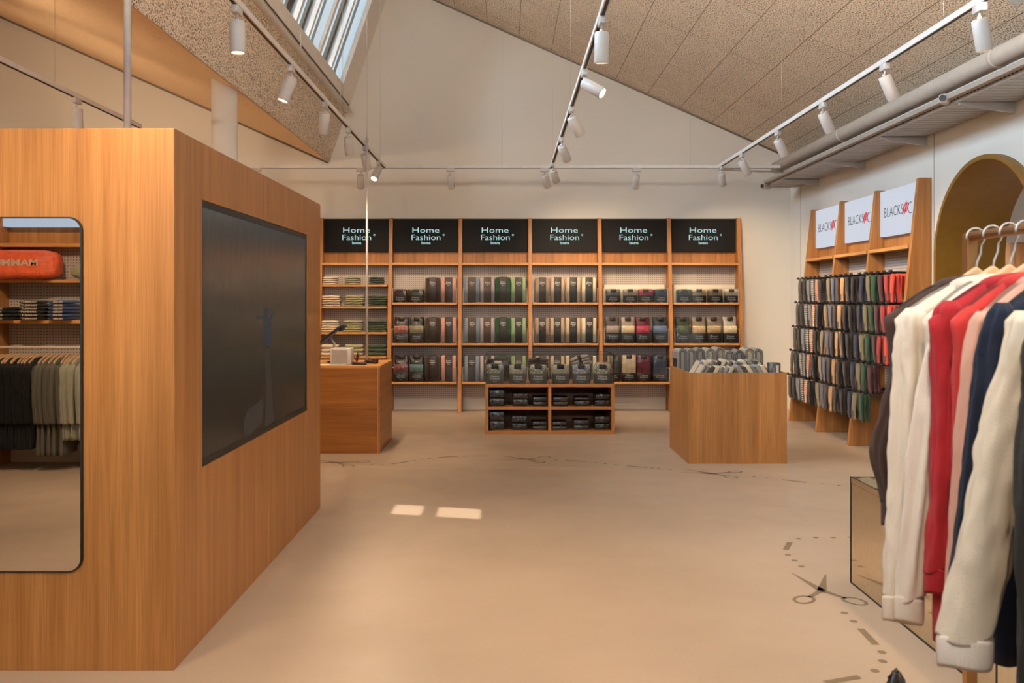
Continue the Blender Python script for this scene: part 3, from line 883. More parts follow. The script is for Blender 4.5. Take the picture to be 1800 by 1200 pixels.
for ri, (z, h, cnt, w, pcs) in enumerate(spec):
    for ci, (cn, cc) in enumerate(colsn):
        for k in range(cnt[ci]):
            Yf = YW + front(z) + .02
            X = pxX(pcs[ci], Yf) + random.uniform(-.006, .006)
            o = bpy.data.objects.new('folded_cloth', folded(w, .22, h, cc, k + ci)); COL.objects.link(o)
            o.location = (X, Yf + .12 + random.uniform(-.006, .006), z + k * (h + .0015)); o.rotation_euler = (0, 0, random.uniform(-.03, .03))
            pw = 'top' if k == cnt[ci] - 1 else posw[k]
            tag(o, f'{cn} folded cloth, {pw} of its stack on the {rowsn[ri]} shelf', 'folded cloth', f'{cn} folded cloths behind the counter')

# ================================================================== SOCK WALL
SY = [11.18, 10.22, 9.256]
sbn = ['corner', 'middle', 'archway']
for i, yy in enumerate(SY):
    bay((XR, yy, 0), -PI / 2, f'tapered oak wall shelving holding socks, {sbn[i]} bay', 'oak sock shelving bays', [], last=(i == 2))
    t = thing('sign_screen', f'lit white sign screen above the {sbn[i]} sock bay', 'sign', (XR, yy - BW / 2, 2.17), -PI / 2, 'lit sign screens on the sock wall')
    hw = BW / 2 - PT / 2 - .004
    MB().box(-hw, hw, -.078, -.03, 0, PH - 2.17 - .02).build('panel', M['sockscreen'], t)
    tilt = Matrix.Translation((0, -.0775, 0)) @ FACE
    l = MB(); l.text('BLACKS', .145, tilt @ Matrix.Translation((-.135, .235, .0015)), .88, bold=-.016)
    l.build('lettering', M['inkblack'], t)
    l = MB(); cxx = .135
    for k in range(5):
        s_ = Matrix.Translation((cxx + (k - 2) * .022, .235 + .008 * (k % 2), .003)) @ Matrix.Rotation(R(-28), 4, 'Z')
        l.box(-.0065, .0065, -.06 + .012 * abs(k - 2), .072 - .012 * abs(k - 2), 0, .001, mat=tilt @ s_)
    for k in range(3):
        s_ = Matrix.Translation((cxx, .235 + (k - 1) * .035, .003)) @ Matrix.Rotation(R(35), 4, 'Z')
        l.box(-.045, .045, -.003, .003, 0, .001, mat=tilt @ s_)
    l.build('red_mark', M['inkred'], t)
    l = MB(); n = 22; pts = []
    for k in range(n):                                  # a C cut off by the screen edge
        a = R(70 + 220 * k / (n - 1)); pts.append((.245 + .055 * math.cos(a), .235 + .052 * math.sin(a), .002))
    pts = [q for q in pts if q[0] < hw - .008]
    l.tube(pts, .0035, 6, True, tilt); l.build('cut_letter', M['inkblack'], t)

def sock_mesh(m):
    b = MB(); n = 14; rings = []
    for i in range(12):
        v = i / 11; z = -.275 * v
        w = .044 * (1 - .18 * v) + (.006 * math.sin(v * PI * 2)); dpt = .0085 + .004 * math.sin(v * PI)
        sh = .022 * v * v - .008 * math.sin(v * 3)         # heel bends towards the viewer's side
        w *= (.72 if i in (0, 11) else 1)
        rings.append([(sh + w * math.copysign(abs(math.cos(2 * PI * k / n)) ** .7, math.cos(2 * PI * k / n)), dpt * math.sin(2 * PI * k / n), z) for k in range(n)])
    b.loft(rings); o = b.build('sock_pair', m); d = o.data; bpy.data.objects.remove(o); return d
b = MB().box(-.014, .016, -.0125, .0125, -.245, -.185); o = b.build('label_card', M['tag']); LABM = o.data; bpy.data.objects.remove(o)
b = MB().tube([(0, 0, .012), (0, 0, -.006)], .006, 8).box(-.02, .02, -.006, .006, -.006, 0); o = b.build('hanger_clip', M['black']); CLIPM = o.data; bpy.data.objects.remove(o)
sc = lambda c: cloth(c, 260.)
SOCK = {
 0: [('brown', sc('#5d5043')), ('charcoal', sc('#35322f')), ('pale grey', sc('#8d8a8a')), ('grey patterned', stripes('#c4b8a8', '#6b6764')), ('coral striped', stripes('#cf7a57', '#d9bfa5')), ('black', sc('#1b1613'))],
 1: [('beige', sc('#a08a6c')), ('slate grey', sc('#6c6e7c')), ('chestnut', sc('#4d3a33')), ('tan', sc('#c99a68')), ('jet black', sc('#14110f')), ('dark umber', sc('#2b211c'))],
 2: [('navy', sc('#2c2d3f')), ('olive', sc('#837856')), ('bottle green', sc('#25492d')), ('maroon', sc('#4d1a20')), ('rust red', sc('#a52f22')), ('bright red', sc('#d2402c'))]}
SZ = [1.757, 1.461, 1.165, .869, .572]
rown = ['top', 'second', 'third', 'fourth', 'lowest']
posn = ['front', 'second', 'third', 'fourth', 'fifth', 'sixth', 'seventh', 'eighth']
sm = {}
nsock = 0
for bi in range(3):
    for ri, z in enumerate(SZ):
        fx = front(z)
        rail = thing('sock_rail', f'black hook rail of the {rown[ri]} sock row in the {sbn[bi]} bay', 'hook rail', (XR, SY[bi], z), -PI / 2, 'black hook rails of the sock wall')
        MB().box(PT / 2 + .002, BW - PT / 2 - .002, -.055, -.03, -.0, .035).build('rail_bar', M['blackmat'], rail)
        for hk in range(6):
            lx = PT / 2 + .085 + hk * .1465
            b = MB().tube([(lx, -.04, .022), (lx, fx - .095, .026), (lx, fx - .105, .045)], .0045, 6)
            b.rbox(lx - .042, lx + .042, fx - .112, fx - .104, .018, .045, .003, 1)
            b.build('hook', M['blackmat'], rail)
            nm, m = SOCK[bi][hk]
            if ri % 2 == 1 and bi == 0 and hk in (2, 3): nm, m = SOCK[bi][5 - hk]
            num = 3
            if hk == 5: num = 6 if (bi == 2 and ri < 3) else 4
            if bi == 2 and ri >= 3 and hk >= 4: num = 0
            if bi == 2 and ri == 4 and hk >= 3: num = 0
            for q in range(num):
                s_ = thing('sock_pair', f'{nm} sock pair, {posn[q]} on its hook, {rown[ri]} row, {sbn[bi]} sock bay', 'socks', (0, 0, 0), -PI / 2, f'{nm} socks')
                yl = fx - .085 + q * .036; jit = random.uniform(-.006, .006)
                s_.location = (XR + yl, SY[bi] - lx - jit, z + .008)
                s_.rotation_euler = (random.uniform(-.05, .05), random.uniform(-.05, .05), -PI / 2 + random.uniform(-.08, .08))
                if (nm) not in sm: sm[nm] = sock_mesh(m)
                for pn, me in (('sock', sm[nm]), ('label_card', LABM), ('hanger_clip', CLIPM)):
                    if pn == 'hanger_clip' and q > 1: continue
                    c = bpy.data.objects.new(pn, me); COL.objects.link(c); c.parent = s_
                nsock += 1
# ================================================================== OAK CABINET WITH SCREEN AND MIRROR
KX, KY0, KY1, KH = -1.352, 3.61, 6.45, 2.205
kt = thing('oak_cabinet', 'tall oak veneered display block with wall screen and mirror', 'cabinet', (KX, KY0, 0))
KW = 2.1
MB().box(-KW, 0, 0, .02, 0, KH).build('front_panel', wood('z', '#c4874a', '#a46a32'), kt, bevel=.0015)
# side panel with opening for the screen
sy0, sy1, sz0, sz1 = 3.945 - KY0, 6.03 - KY0, .763, 1.954
b = MB(); L = KY1 - KY0
b.box(-.02, 0, .02, sy0, 0, KH); b.box(-.02, 0, sy1, L, 0, KH); b.box(-.02, 0, sy0, sy1, 0, sz0); b.box(-.02, 0, sy0, sy1, sz1, KH)
b.build('side_panel', wood('z', '#b17a46', '#945f30'), kt)
b = MB(); b.box(-KW, -.02, L - .02, L, 0, KH); b.box(-KW, -KW + .02, .02, L - .02, 0, KH); b.box(-KW + .02, -.02, .02, L - .02, KH - .03, KH - .01); b.build('rear_panel', wood('z'), kt)
# the wall screen
tv = thing('wall_screen', 'large dim display screen set into the side of the oak cabinet', 'screen', (KX, 3.945, .763))
W_, H_ = sy1 - sy0, sz1 - sz0
b = MB(); f_ = .03
b.box(-.016, -.004, .002, W_ - .002, .002, f_); b.box(-.016, -.004, .002, W_ - .002, H_ - f_, H_ - .002); b.box(-.016, -.004, .002, f_ * .6, f_, H_ - f_); b.box(-.016, -.004, W_ - f_ * .6, W_ - .002, f_, H_ - f_)
b.build('bezel', M['black'], tv)
t = NT('dim_landscape_picture'); tc = t.n('ShaderNodeTexCoord'); sp_ = t.n('ShaderNodeSeparateXYZ'); t.l(tc.outputs['Object'], sp_.inputs[0])
mr = t.n('ShaderNodeMapRange'); mr.inputs['From Max'].default_value = H_; t.l(sp_.outputs['Z'], mr.inputs['Value'])
nz = t.noise(t.coord((1, 3, 3)), 2.2, 5, .6)
ad = t.n('ShaderNodeMath', operation='MULTIPLY_ADD'); ad.inputs[1].default_value = .16; t.l(nz, ad.inputs[0]); 
sb = t.n('ShaderNodeMath', operation='SUBTRACT'); sb.inputs[1].default_value = .08; t.l(mr.outputs[0], sb.inputs[0]); t.l(sb.outputs[0], ad.inputs[2])
pic = t.ramp(ad.outputs[0], [(0, C('#141410')), (.2, C('#1d1d18')), (.42, C('#26261e')), (.60, C('#2c2d28')), (.76, C('#463c34')), (1, C('#34383a'))])
d2 = t.ramp(t.noise(t.coord((1, 14, 4), (0, 0, 0), (R(35), 0, 0)), 1.5, 5, .7), [(.35, (.72, .72, .72, 1)), (.7, (1.2, 1.2, 1.15, 1))])
t.l(t.mix(1.0, pic, d2, 'MULTIPLY'), t.b.inputs['Emission Color']); t.b.inputs['Emission Strength'].default_value = .55
t.col((.012, .012, .012, 1)); pm = t.set(.22, 0, .3)
MB().box(-.014, -.008, f_ * .6, W_ - f_ * .6, f_, H_ - f_).build('picture', pm, tv)
# small figure with spread arms and the rock ridge in the picture
def tvp(px, py):
    Y = KX * FPX / (px - 890.0); return (Y - 3.945, 1.5 - (py - 530) * Y / FPX - .763)
def poly(b, pts):
    vs = [(-.0076, *tvp(*p)) for p in pts]; b.add(vs, [tuple(range(len(vs)))])
b = MB()
poly(b, [(466, 546), (469, 541), (473, 541), (475, 547), (474, 556), (478, 560), (479, 585), (478, 608), (468, 608), (467, 585), (465, 560), (467, 556)])
poly(b, [(466, 558), (453, 561), (452, 557), (466, 553)]); poly(b, [(476, 557), (486, 546), (487, 549), (478, 562)])
b.build('picture_figure', emis('dim_figure', '#22303a', .5), tv)
b = MB(); poly(b, [(468, 612), (476, 612), (480, 680), (484, 740), (468, 752), (470, 680)]); b.build('picture_ridge', emis('dim_ridge', '#2c2a26', .5), tv)
b = MB(); poly(b, [(430, 742), (438, 720), (455, 708), (462, 700), (466, 706), (462, 742), (445, 760), (432, 765)]); b.build('picture_rock', emis('dim_rock', '#2a2926', .5), tv)
# mirror, rounded corners, extending beyond the frame edge
mr_t = thing('wall_mirror', 'tall rounded-corner mirror fixed to the oak cabinet front', 'mirror', (0, KY0, 0))
def rrect(x0, x1, z0, z1, r, n=8):
    pts = []
    for cx, cz, a0 in ((x1 - r, z1 - r, 0), (x0 + r, z1 - r, 90), (x0 + r, z0 + r, 180), (x1 - r, z0 + r, 270)):
        pts += [(cx + r * math.cos(R(a0 + 90 * i / n)), cz + r * math.sin(R(a0 + 90 * i / n))) for i in range(n + 1)]
    return pts
mx0, mx1, mz0, mz1 = -2.65, -1.719, .404, 1.843
MB().prism(rrect(mx0, mx1, mz0, mz1, .055), 'y', -.016, -.002).build('frame', M['blackmat'], mr_t)
MB().prism(rrect(mx0 + .006, mx1 - .006, mz0 + .006, mz1 - .006, .050), 'y', -.0175, -.0162).build('mirror_glass', M['mirror'], mr_t)
# pole on the cabinet
b = MB().tube([(-1.835, 4.30, KH - .008), (-1.835, 4.30, 5.3)], .0175, 20)
po = b.build('steel_pole', M['chrome']); tag(po, 'thick steel pole rising from the top of the oak cabinet', 'pole')

# ================================================================== COUNTER
ct = thing('oak_counter', 'oak cash desk with horizontal grain beside the big cabinet', 'counter', (-2.45, 8.77, 0))
CW = 1.2
MB().box(0, CW, .0, .93, .865 - .022, .865).build('worktop', wood('x', '#cf9350', '#b87a3e'), ct, bevel=.001)
b = MB()
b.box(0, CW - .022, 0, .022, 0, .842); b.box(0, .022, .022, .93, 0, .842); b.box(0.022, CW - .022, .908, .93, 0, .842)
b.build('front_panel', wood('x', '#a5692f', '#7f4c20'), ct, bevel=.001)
MB().box(CW - .0215, CW, 0, .93, 0, .842).build('side_panel', wood('y', '#b07540', '#8f5e30'), ct)
MB().box(CW - .0235, CW - .0205, -.0015, 0.001, 0, .865).build('edge_strip', plain('pale_edge', '#d2a06a', .5), ct)
# things on the counter
ZC = .865
Yc = 9.0
def on_c(px, Y): return ((px - 890) * Y / FPX, Y, ZC)
t = thing('receipt_printer', 'white box-shaped receipt printer on the oak cash desk', 'printer', on_c(601, 8.98))
MB().rbox(-.105, .105, -.08, .10, 0, .168, .008, 2).build('housing', M['whitep'], t)
MB().box(-.085, .07, -.0815, -.0795, .02, .15).build('front_cover', plain('grey_cover', '#a39a92', .4), t)
t = thing('tablet_stand', 'dark blue tablet on an angled stand at the cash desk', 'tablet', on_c(584, 9.28))
mt = Matrix.Translation((-.05, 0, .26)) @ Matrix.Rotation(R(-38), 4, 'Y')
MB().rbox(-.21, .2, -.09, .09, -.012, .012, .006, 2, mat=mt).build('tablet', plain('navy_plastic', '#1a2440', .25), t)
MB().rbox(.15, .23, -.06, .06, -.035, -.0, .006, 2, mat=mt).build('card_reader', plain('dark_reader', '#20222b', .35), t)
MB().tube([(0.02, 0, 0), (.02, 0, .2), (-.02, 0, .255)], .013, 10).build('arm', M['galv'], t)
MB().tube([(0.02, 0, 0), (.02, 0, .012)], .07, 20).build('base', M['blackmat'], t)
t = thing('barcode_scanner', 'dark handheld scanner lying beside the pole on the desk', 'scanner', on_c(652, 9.12), R(-20))
MB().rbox(-.07, .03, -.02, .02, .002, .035, .012, 3).build('handle', M['black'], t)
MB().rbox(.02, .075, -.03, .03, .0, .05, .012, 3).build('head', plain('maroon_plastic', '#45211e', .35), t)
t = MB().rbox(-.085, .06, -.018, .018, .0, .03, .008, 2).build('spectacle_case', plain('brown_case', '#3a2119', .4), None, on_c(634, 8.93)); tag(t, 'slim dark brown case near the front edge of the desk', 'case')
t = thing('dried_plant_bundle', 'small maroon dried plant bundle behind the receipt printer', 'plant', on_c(627, 9.22))
rr = random.Random(4)
for k in range(9):
    a = rr.uniform(0, 6.28); b = MB(); hh = rr.uniform(.07, .14)
    b.tube([(0, 0, 0), (.015 * math.cos(a), .015 * math.sin(a), hh * .6), (.05 * math.cos(a), .04 * math.sin(a), hh)], [.003, .006, .001], 6)
    b.build('sprig', plain('maroon_leaf', '#5e2b2f', .6), t)
t = MB().rbox(-.16, .14, -.05, .06, 0, .006, .002, 1).build('paper_sheet', M['paper'], None, on_c(583, 8.9), (0, 0, .1)); tag(t, 'pale papers lying flat in front of the receipt printer', 'paper')
t = thing('steel_pole', 'thin steel pole standing on the oak cash desk', 'pole', on_c(645, 9.25))
MB().tube([(0, 0, 0), (0, 0, 2.3)], .0115, 14).build('pole', M['chrome'], t)
MB().tube([(0, 0, 2.3), (0, 0, 2.34)], .016, 14).build('collar', M['galv'], t)
MB().tube([(0, 0, 0), (0, 0, .012)], .035, 20).build('foot_plate', M['galv'], t)
zc_ = roof_z(-1.45) - ZC
MB().tube([(0, 0, 2.34), (0, 0, 2.42)], .006, 8).build('cable_gland', M['whitep'], t)
MB().tube([(0, 0, 2.4), (0, 0, zc_)], .0018, 5).build('supply_wire', M['galv'], t)

# ================================================================== LOW DISPLAY TABLE
LX0, LX1, LY0, LY1, LZ = -.238, 1.223, 10.05, 10.65, .567
lt = thing('display_table', 'low oak shelf table with four compartments and glass upstand', 'table', (LX0, LY0, 0))
W2 = LX1 - LX0; D2 = LY1 - LY0
MB().box(0, W2, 0, D2, LZ - .035, LZ).build('table_top', wood('x'), lt, bevel=.002)
for x in (0, W2 - .034): MB().box(x, x + .034, 0, D2, .035, LZ - .035).build('side_panel', wood('z'), lt)
MB().box(0, W2, 0, D2, 0, .035).build('bottom_board', wood('x'), lt, bevel=.002)
MB().box(W2 / 2 - .017, W2 / 2 + .017, .003, D2 - .03, .035, LZ - .035).build('divider', wood('z'), lt)
for x0, x1 in ((.034, W2 / 2 - .017), (W2 / 2 + .017, W2 - .034)): MB().box(x0, x1, .003, D2 - .03, .278, .308).build('shelf', wood('x'), lt)
MB().box(.034, W2 - .034, D2 - .03, D2 - .012, .035, LZ - .035).build('back_board', wood('x', '#8a5a34', '#6d4426'), lt)
GH = .335
for (x0, x1, y0, y1) in ((.004, W2 - .004, .004, .010), (.004, W2 - .004, D2 - .010, D2 - .004), (.004, .010, .011, D2 - .011), (W2 - .010, W2 - .004, .011, D2 - .011)):
    g = MB().box(x0, x1, y0, y1, LZ, LZ + GH).build('glass_panel', M['glass'], lt)
    e = MB().box(x0, x1, y0, y1, LZ + GH, LZ + GH + .003).build('glass_edge', M['glassedge'], g)
flo = [floral('#5c5448', '#c9c4a8'), floral('#8f8776', '#cfc0a2'), floral('#47402f', '#d6cba4'), floral('#b1a488', '#c0b08a'), floral('#6a6470', '#c8c3c4'), floral('#6f2f33', '#cdd0a4')]
fn = ['black and ivory leaf', 'fine beige speckled', 'dark swirl', 'plain sand', 'grey-violet floral', 'red and green floral']
for k, (px0, px1) in enumerate([(855, 885), (895, 925), (931, 961), (971, 1000), (1007, 1037), (1045, 1074)]):
    Yf = 10.12; X = ((px0 + px1) / 2 - 890) * Yf / FPX
    t = thing('bedding_pack', f'{fn[k]} bedding pack standing in the glass-sided table', 'bedding pack', (X, Yf + .05, LZ), 0, 'bedding packs on the low table')
    pack_box(t, .195, .215 if k else .22, .09, flo[k], plain('slate_label', '#4d4845', .25))
# rolled blankets behind
def roll(name, label, X, Y, Z, w, r, c, tilt=0., rz=0.):
    t = thing(name, label, 'blanket', (X, Y, Z), rot=(0, tilt, rz))
    b = MB()
    for j in range(3):
        rings = []
        for i in range(10):
            x = -w / 2 + w * i / 9; e = .6 if i in (0, 9) else 1
            rings.append([(x, r * 1.1 * e * math.cos(2 * PI * k / 16), (j * r * .66 + r * .45) + r * .45 * e * math.sin(2 * PI * k / 16) + .004 * math.sin(x * 30 + j)) for k in range(16)])
        b.loft(rings)
    b.build('rolled_blanket', cloth(c), t)
    b = MB().box(-.02, .02, -r * 1.15, r * 1.15, .0, r * 2.3); b.build('band', wrapc('#2a2320'), t)
Z0 = LZ
for k, (px, lab, c, base, ti) in enumerate([(946, 'dark brown rolled blanket on top of the packs at the table back', '#3a2e2b', .15, 0.), (1022, 'pale grey rolled blanket leaning at the table back', '#9c8c80', .18, -.28)]):
    Yb = 10.42; X = (px - 890) * Yb / FPX
    b = thing('bedding_pack', ['dark plain pack under the brown rolled blanket', 'dark plain pack under the pale rolled blanket'][k], 'bedding pack', (X, Yb, Z0), 0, 'packs at the table back')
    MB().rbox(-.11, .11, -.07, .07, 0, base - .01 if k == 0 else .14, .015, 2).build('wrapped_textile', wrapc('#2c2622'), b)
    MB().box(-.04, .04, -.0715, -.0695, .03, .11).build('card_label', M['label'], b)
    roll('rolled_blanket', lab, X, Yb, Z0 + base, .24 if k == 0 else .22, .055, c, ti)
X = (880 - 890) * 10.4 / FPX - .02
t = thing('bedding_pack', 'large black wrapped pack at the camera-left corner inside the glass', 'bedding pack', (X, 10.43, LZ), 0, 'packs at the table back')
t['label'] = 'large black wrapped pack behind the black and ivory leaf pack'
MB().rbox(-.14, .14, -.09, .09, 0, .26, .04, 3).build('wrapped_textile', wrapc('#1d1715'), t); MB().box(-.05, .03, -.092, -.088, .22, .245).build('card_label', M['paper'], t)
t = thing('bedding_pack', 'red floral wrapped bundle in the corner behind the front packs', 'bedding pack', ((1062 - 890) * 10.4 / FPX, 10.42, LZ), 0, 'packs at the table back')
MB().rbox(-.1, .1, -.08, .08, 0, .22, .03, 3).build('wrapped_textile', floral('#6f2f33', '#c9b49a'), t)
# dark flat packs in the compartments
cols6 = [(858, 887), (900, 929), (936, 963.5), (970, 999), (1009, 1038), (1047, 1075.5)]
upr = [(.098, .105), (.088, .072), (.058, .058), (.058, .058), (.072, .04), (.078, .072)]
low = [(.115, .115), (.088, .092), (.052, .058), (.052, .058), (.058, .065), (.083, .088)]
names6 = ['first', 'second', 'third', 'fourth', 'fifth', 'sixth']
for lev, (hs, zb) in enumerate(((upr, .308), (low, .035))):
    for k, (a_, b_) in enumerate(cols6):
        z = zb
        for q in range(2):
            h = hs[k][q] * .93
            Yf = 10.12; w = (b_ - a_) * Yf / FPX - .004; X = ((a_ + b_) / 2 - 890) * Yf / FPX - (.01 if lev else 0)
            X = max(LX0 + .036 + w / 2, min(LX1 - .036 - w / 2, X))
            if k == 2: X = min(X, (LX0 + LX1) / 2 - .02 - w / 2)
            if k == 3: X = max(X, (LX0 + LX1) / 2 + .02 + w / 2)
            t = thing('flat_pack', f'dark wrapped flat pack, {["lower","upper"][q]} of the {names6[k]} pile on the {["upper shelf","bottom board"][lev]} of the low table', 'textile pack', (X, Yf + .11, z), random.uniform(-.02, .02), 'dark flat packs in the low table')
            t['label'] = f'dark flat pack, {["lower","upper"][q]} of {names6[k]} pile, {["upper shelf","bottom board"][lev]} of low table'
            MB().rbox(-w / 2, w / 2, -.1, .1, 0, h - .002, .012, 2, wob=.0015, seed=k + lev).build('wrapped_textile', wrapc('#2b2420', .22), t)
            MB().text('lavana', .018, Matrix.Translation((0, -.1025, h / 2)) @ FACE, 1.2).build('printed_note', M['tag'], t)
            z += h

# ================================================================== BLANKET BIN
BX0, BX1, BY0, BY1, BZ = 1.685, 2.60, 8.22, 9.15, .842
bt = thing('oak_bin', 'square oak veneered bin full of wrapped blankets', 'bin', (BX0, BY0, 0))
W3, D3 = BX1 - BX0, BY1 - BY0
MB().box(0, W3, 0, .018, 0, BZ).build('front_panel', wood('z', '#c48a50', '#a06a34'), bt, bevel=.001)
MB().box(0, .018, .018, D3, 0, BZ).build('side_panel', wood('z'), bt, bevel=.001)
MB().box(W3 - .018, W3, .018, D3, 0, BZ).build('side_panel', wood('z'), bt, bevel=.001)
MB().box(.018, W3 - .018, D3 - .018, D3, 0, BZ).build('back_panel', wood('z'), bt)
MB().box(.018, W3 - .018, .018, D3 - .018, .56, .575).build('inner_floor', wood('x'), bt)
rr = random.Random(11)
ZI = .575
def bundle(X, Y, z0, w, d, h, c, c2, label, rz=0., tilt=0.):
    t = thing('wrapped_blanket', label, 'blanket', (X, Y, z0), rot=(0, tilt, rz), group='wrapped blankets in the oak bin')
    b = MB(); nl = 3          # folded U layers
    for j in range(nl):
        ww = w / 2 * (1 - j * .3); pts = []
        for i in range(15):
            a = PI * i / 14; pts.append((ww * math.cos(a), h - w / 2 + ww * math.sin(a)))
        prof = [(ww, 0)] + pts + [(-ww, 0)]
        wi = ww - w * .085
        inner = [(-wi, 0)] + [(wi * math.cos(PI - PI * i / 14), h - w / 2 + wi * math.sin(PI - PI * i / 14)) for i in range(15)] + [(wi, 0)]
        n = len(prof); y0 = -d / 2 + j * .004; y1 = d / 2 - j * .004
        if j < nl - 1:
            inn = inner[::-1]
            for i in range(n - 1):
                b.prism([prof[i], prof[i + 1], inn[i + 1], inn[i]], 'y', y0, y1)
        else: b.prism(prof, 'y', y0, y1)
    b.build('folded_blanket', floral('#8a8782', c), t)
    b = MB().box(-w * .54, -w * .5, -d * .3, d * .3, h * .35, h * .78); b.build('card_label', c2, t)
greys = ['#8b8782', '#9a958e', '#7c7a78', '#b0a48f', '#a89b86', '#8e8578', '#74716d', '#c0b193', '#a39a8c']
gname = ['blue-grey', 'light grey', 'mid grey', 'sand-grey', 'oatmeal', 'brown-grey', 'dark grey', 'cream', 'pale taupe']
for k in range(9):
    X = BX0 + .07 + k * .096
    Y = 8.98 + rr.uniform(-.03, .03)
    bundle(X, Y, ZI, .094, .26, .455 + rr.uniform(-.018, .012), greys[k], M['label'], f'{gname[k]} folded blanket in clear wrap, back row of the oak bin', rz=rr.uniform(-.06, .06), tilt=rr.uniform(-.03, .03))
placew = ['first', 'second', 'third', 'fourth', 'fifth', 'sixth', 'seventh', 'eighth', 'ninth', 'tenth', 'eleventh', 'twelfth', 'thirteenth', 'fourteenth']
slimcard = plain('beige_card', '#c2b196', .6)
def slim(X, Y, z0, lean, h, c, label, grp):
    t = thing('slim_pack', label, 'textile pack', (X, Y, z0), rot=(0, lean, 0), group=grp)
    MB().rbox(-.019, .019, -.1, .1, 0, h, .009, 2, wob=.001, seed=1).build('folded_textile', cloth(c), t)
    MB().box(-.0215, -.019, -.095, .095, .02, h - .01).build('card_front', slimcard, t)
    MB().box(.019, .0213, -.095, .095, .02, h - .01).build('card_back', M['label'], t)
sc_ = ['#8b8a8a', '#c6b698', '#8a8178', '#4b4641', '#d2c19f', '#7c756c']
scn = ['grey', 'cream', 'taupe', 'charcoal', 'ivory', 'stone']
for row, (Y, zt, n, x0, x1) in enumerate(((8.35, .895, 14, BX0 + .11, BX1 - .22), (8.62, .93, 12, BX0 + .2, BX1 - .1))):
    for k in range(n):
        X = x0 + (x1 - x0) * k / (n - 1); mid = .58
        f_ = k / (n - 1)
        lean = R(30) if f_ < mid else R(-30)
        h = .27
        # bottom so that its top is near zt
        topx = X; zb = zt - h * math.cos(lean) + rr.uniform(-.008, .008); xb = topx - h * math.sin(lean)
        xb = min(max(xb, BX0 + .045), BX1 - .045)
        if zb < ZI + .015: zb = ZI + .015
        slim(xb, Y, zb, lean, h, sc_[k % 6], f'{scn[k % 6]} slim pack leaning {placew[k]} along the {["front","middle"][row]} row of the bin', 'slim packs leaning in the oak bin')
t = thing('slim_pack', 'upright dark wrapped pack in the bin corner facing the sock wall', 'textile pack', (BX1 - .10, 8.62, ZI), 0, 'slim packs leaning in the oak bin')
t.location = (BX1 - .085, 8.33, ZI)
MB().rbox(-.06, .05, -.04, .04, 0, .355, .01, 2).build('folded_textile', wrapc('#4c4a48'), t)
MB().box(.005, .03, -.042, -.0405, .2, .33).build('card_label', M['paper'], t)

# ================================================================== FLOOR MARKINGS
def disc(b, x, y, r=.0185, n=14):
    b.add([(x + r * math.cos(2 * PI * k / n), y + r * math.sin(2 * PI * k / n), .0) for k in range(n)], [tuple(range(n))])
def dash(b, p, q, w=.034):
    p, q = Vector(p), Vector(q); d = (q - p).normalized(); nn = Vector((-d.y, d.x)) * w / 2
    b.add([(*(p + nn), 0), (*(q + nn), 0), (*(q - nn), 0), (*(p - nn), 0)], [(0, 1, 2, 3)])
def stroke(b, p, q, w0, w1):
    p, q = Vector(p), Vector(q); d = (q - p).normalized(); nn = Vector((-d.y, d.x))
    b.add([(*(p + nn * w0), 0), (*(q + nn * w1), 0), (*(q - nn * w1), 0), (*(p - nn * w0), 0)], [(0, 1, 2, 3)])
def ring2(b, c, ax, ay, th, ang_, n=28):
    vs = []
    for k in range(n):
        a = 2 * PI * k / n
        for r0, r1 in ((ax, ay), (ax - th, ay - th)):
            x, y = r0 * math.cos(a), r1 * math.sin(a)
            vs.append((c[0] + x * math.cos(ang_) - y * math.sin(ang_), c[1] + x * math.sin(ang_) + y * math.cos(ang_), 0))
    b.add(vs, [(2 * k, 2 * ((k + 1) % n), 2 * ((k + 1) % n) + 1, 2 * k + 1) for k in range(n)])
def scissors(pv, tA, rA, tB, rB, label):
    pv, tA, rA, tB, rB = [Vector(fl(*p)) for p in (pv, tA, rA, tB, rB)]
    b = MB()
    for tp, rg in ((tA, rA), (tB, rB)):
        L = (rg - pv).length; u = (rg - pv).normalized()
        stroke(b, pv, tp, .024, .003)
        stroke(b, pv, rg - u * .05, .018, .010)
        ring2(b, rg, .070, .052, .017, math.atan2(u.y, u.x))
    o = b.build('scissors_marking', M['decal'], None, (0, 0, .0012)); tag(o, label, 'floor marking', 'scissors printed on the floor')
def g7(x, y): return (560 + x / 1.915, 760 + y / 1.915)
def g8(x, y): return (1340 + x / 3.159, 820 + y / 3.159)
scissors(g8(330, 688), g8(162, 590), g8(512, 747), g8(352, 599), g8(232, 738), 'large brown scissors print on the floor beside the bronze plinth')
scissors(g7(700, 90), g7(608, 77), g7(760, 83), g7(592, 90), g7(742, 98), 'brown scissors print on the floor before the low table')
scissors(g7(1325, 138), g7(1228, 123), g7(1402, 132), g7(1222, 134), g7(1388, 150), 'brown scissors print on the floor in front of the oak bin')
scissors(g7(60, 101), g7(-40, 88), g7(150, 98), g7(-45, 104), g7(100, 113), 'brown scissors print on the floor in front of the cash desk')
def line_marks(dots, dashes, label, g):
    b = MB()
    for p in dots: disc(b, *fl(*g(*p)))
    for p, q in dashes: dash(b, fl(*g(*p)), fl(*g(*q)))
    o = b.build('dashed_line_marking', M['decal'], None, (0, 0, .0010)); tag(o, label, 'floor marking', 'dash and dot lines printed on the floor')
line_marks([(178, 109), (215, 110), (322, 95), (347, 90), (373, 87), (492, 79), (525, 79), (560, 79)], [((245, 106), (302, 98)), ((402, 84), (468, 80))], 'brown dash and dot line on the floor between cash desk and low table', g7)
line_marks([(800, 92), (935, 102), (965, 105), (1000, 108), (1122, 119), (1145, 121), (1182, 124)], [((830, 94), (898, 98)), ((1038, 112), (1107, 118))], 'brown dash and dot line on the floor between low table and bin', g7)
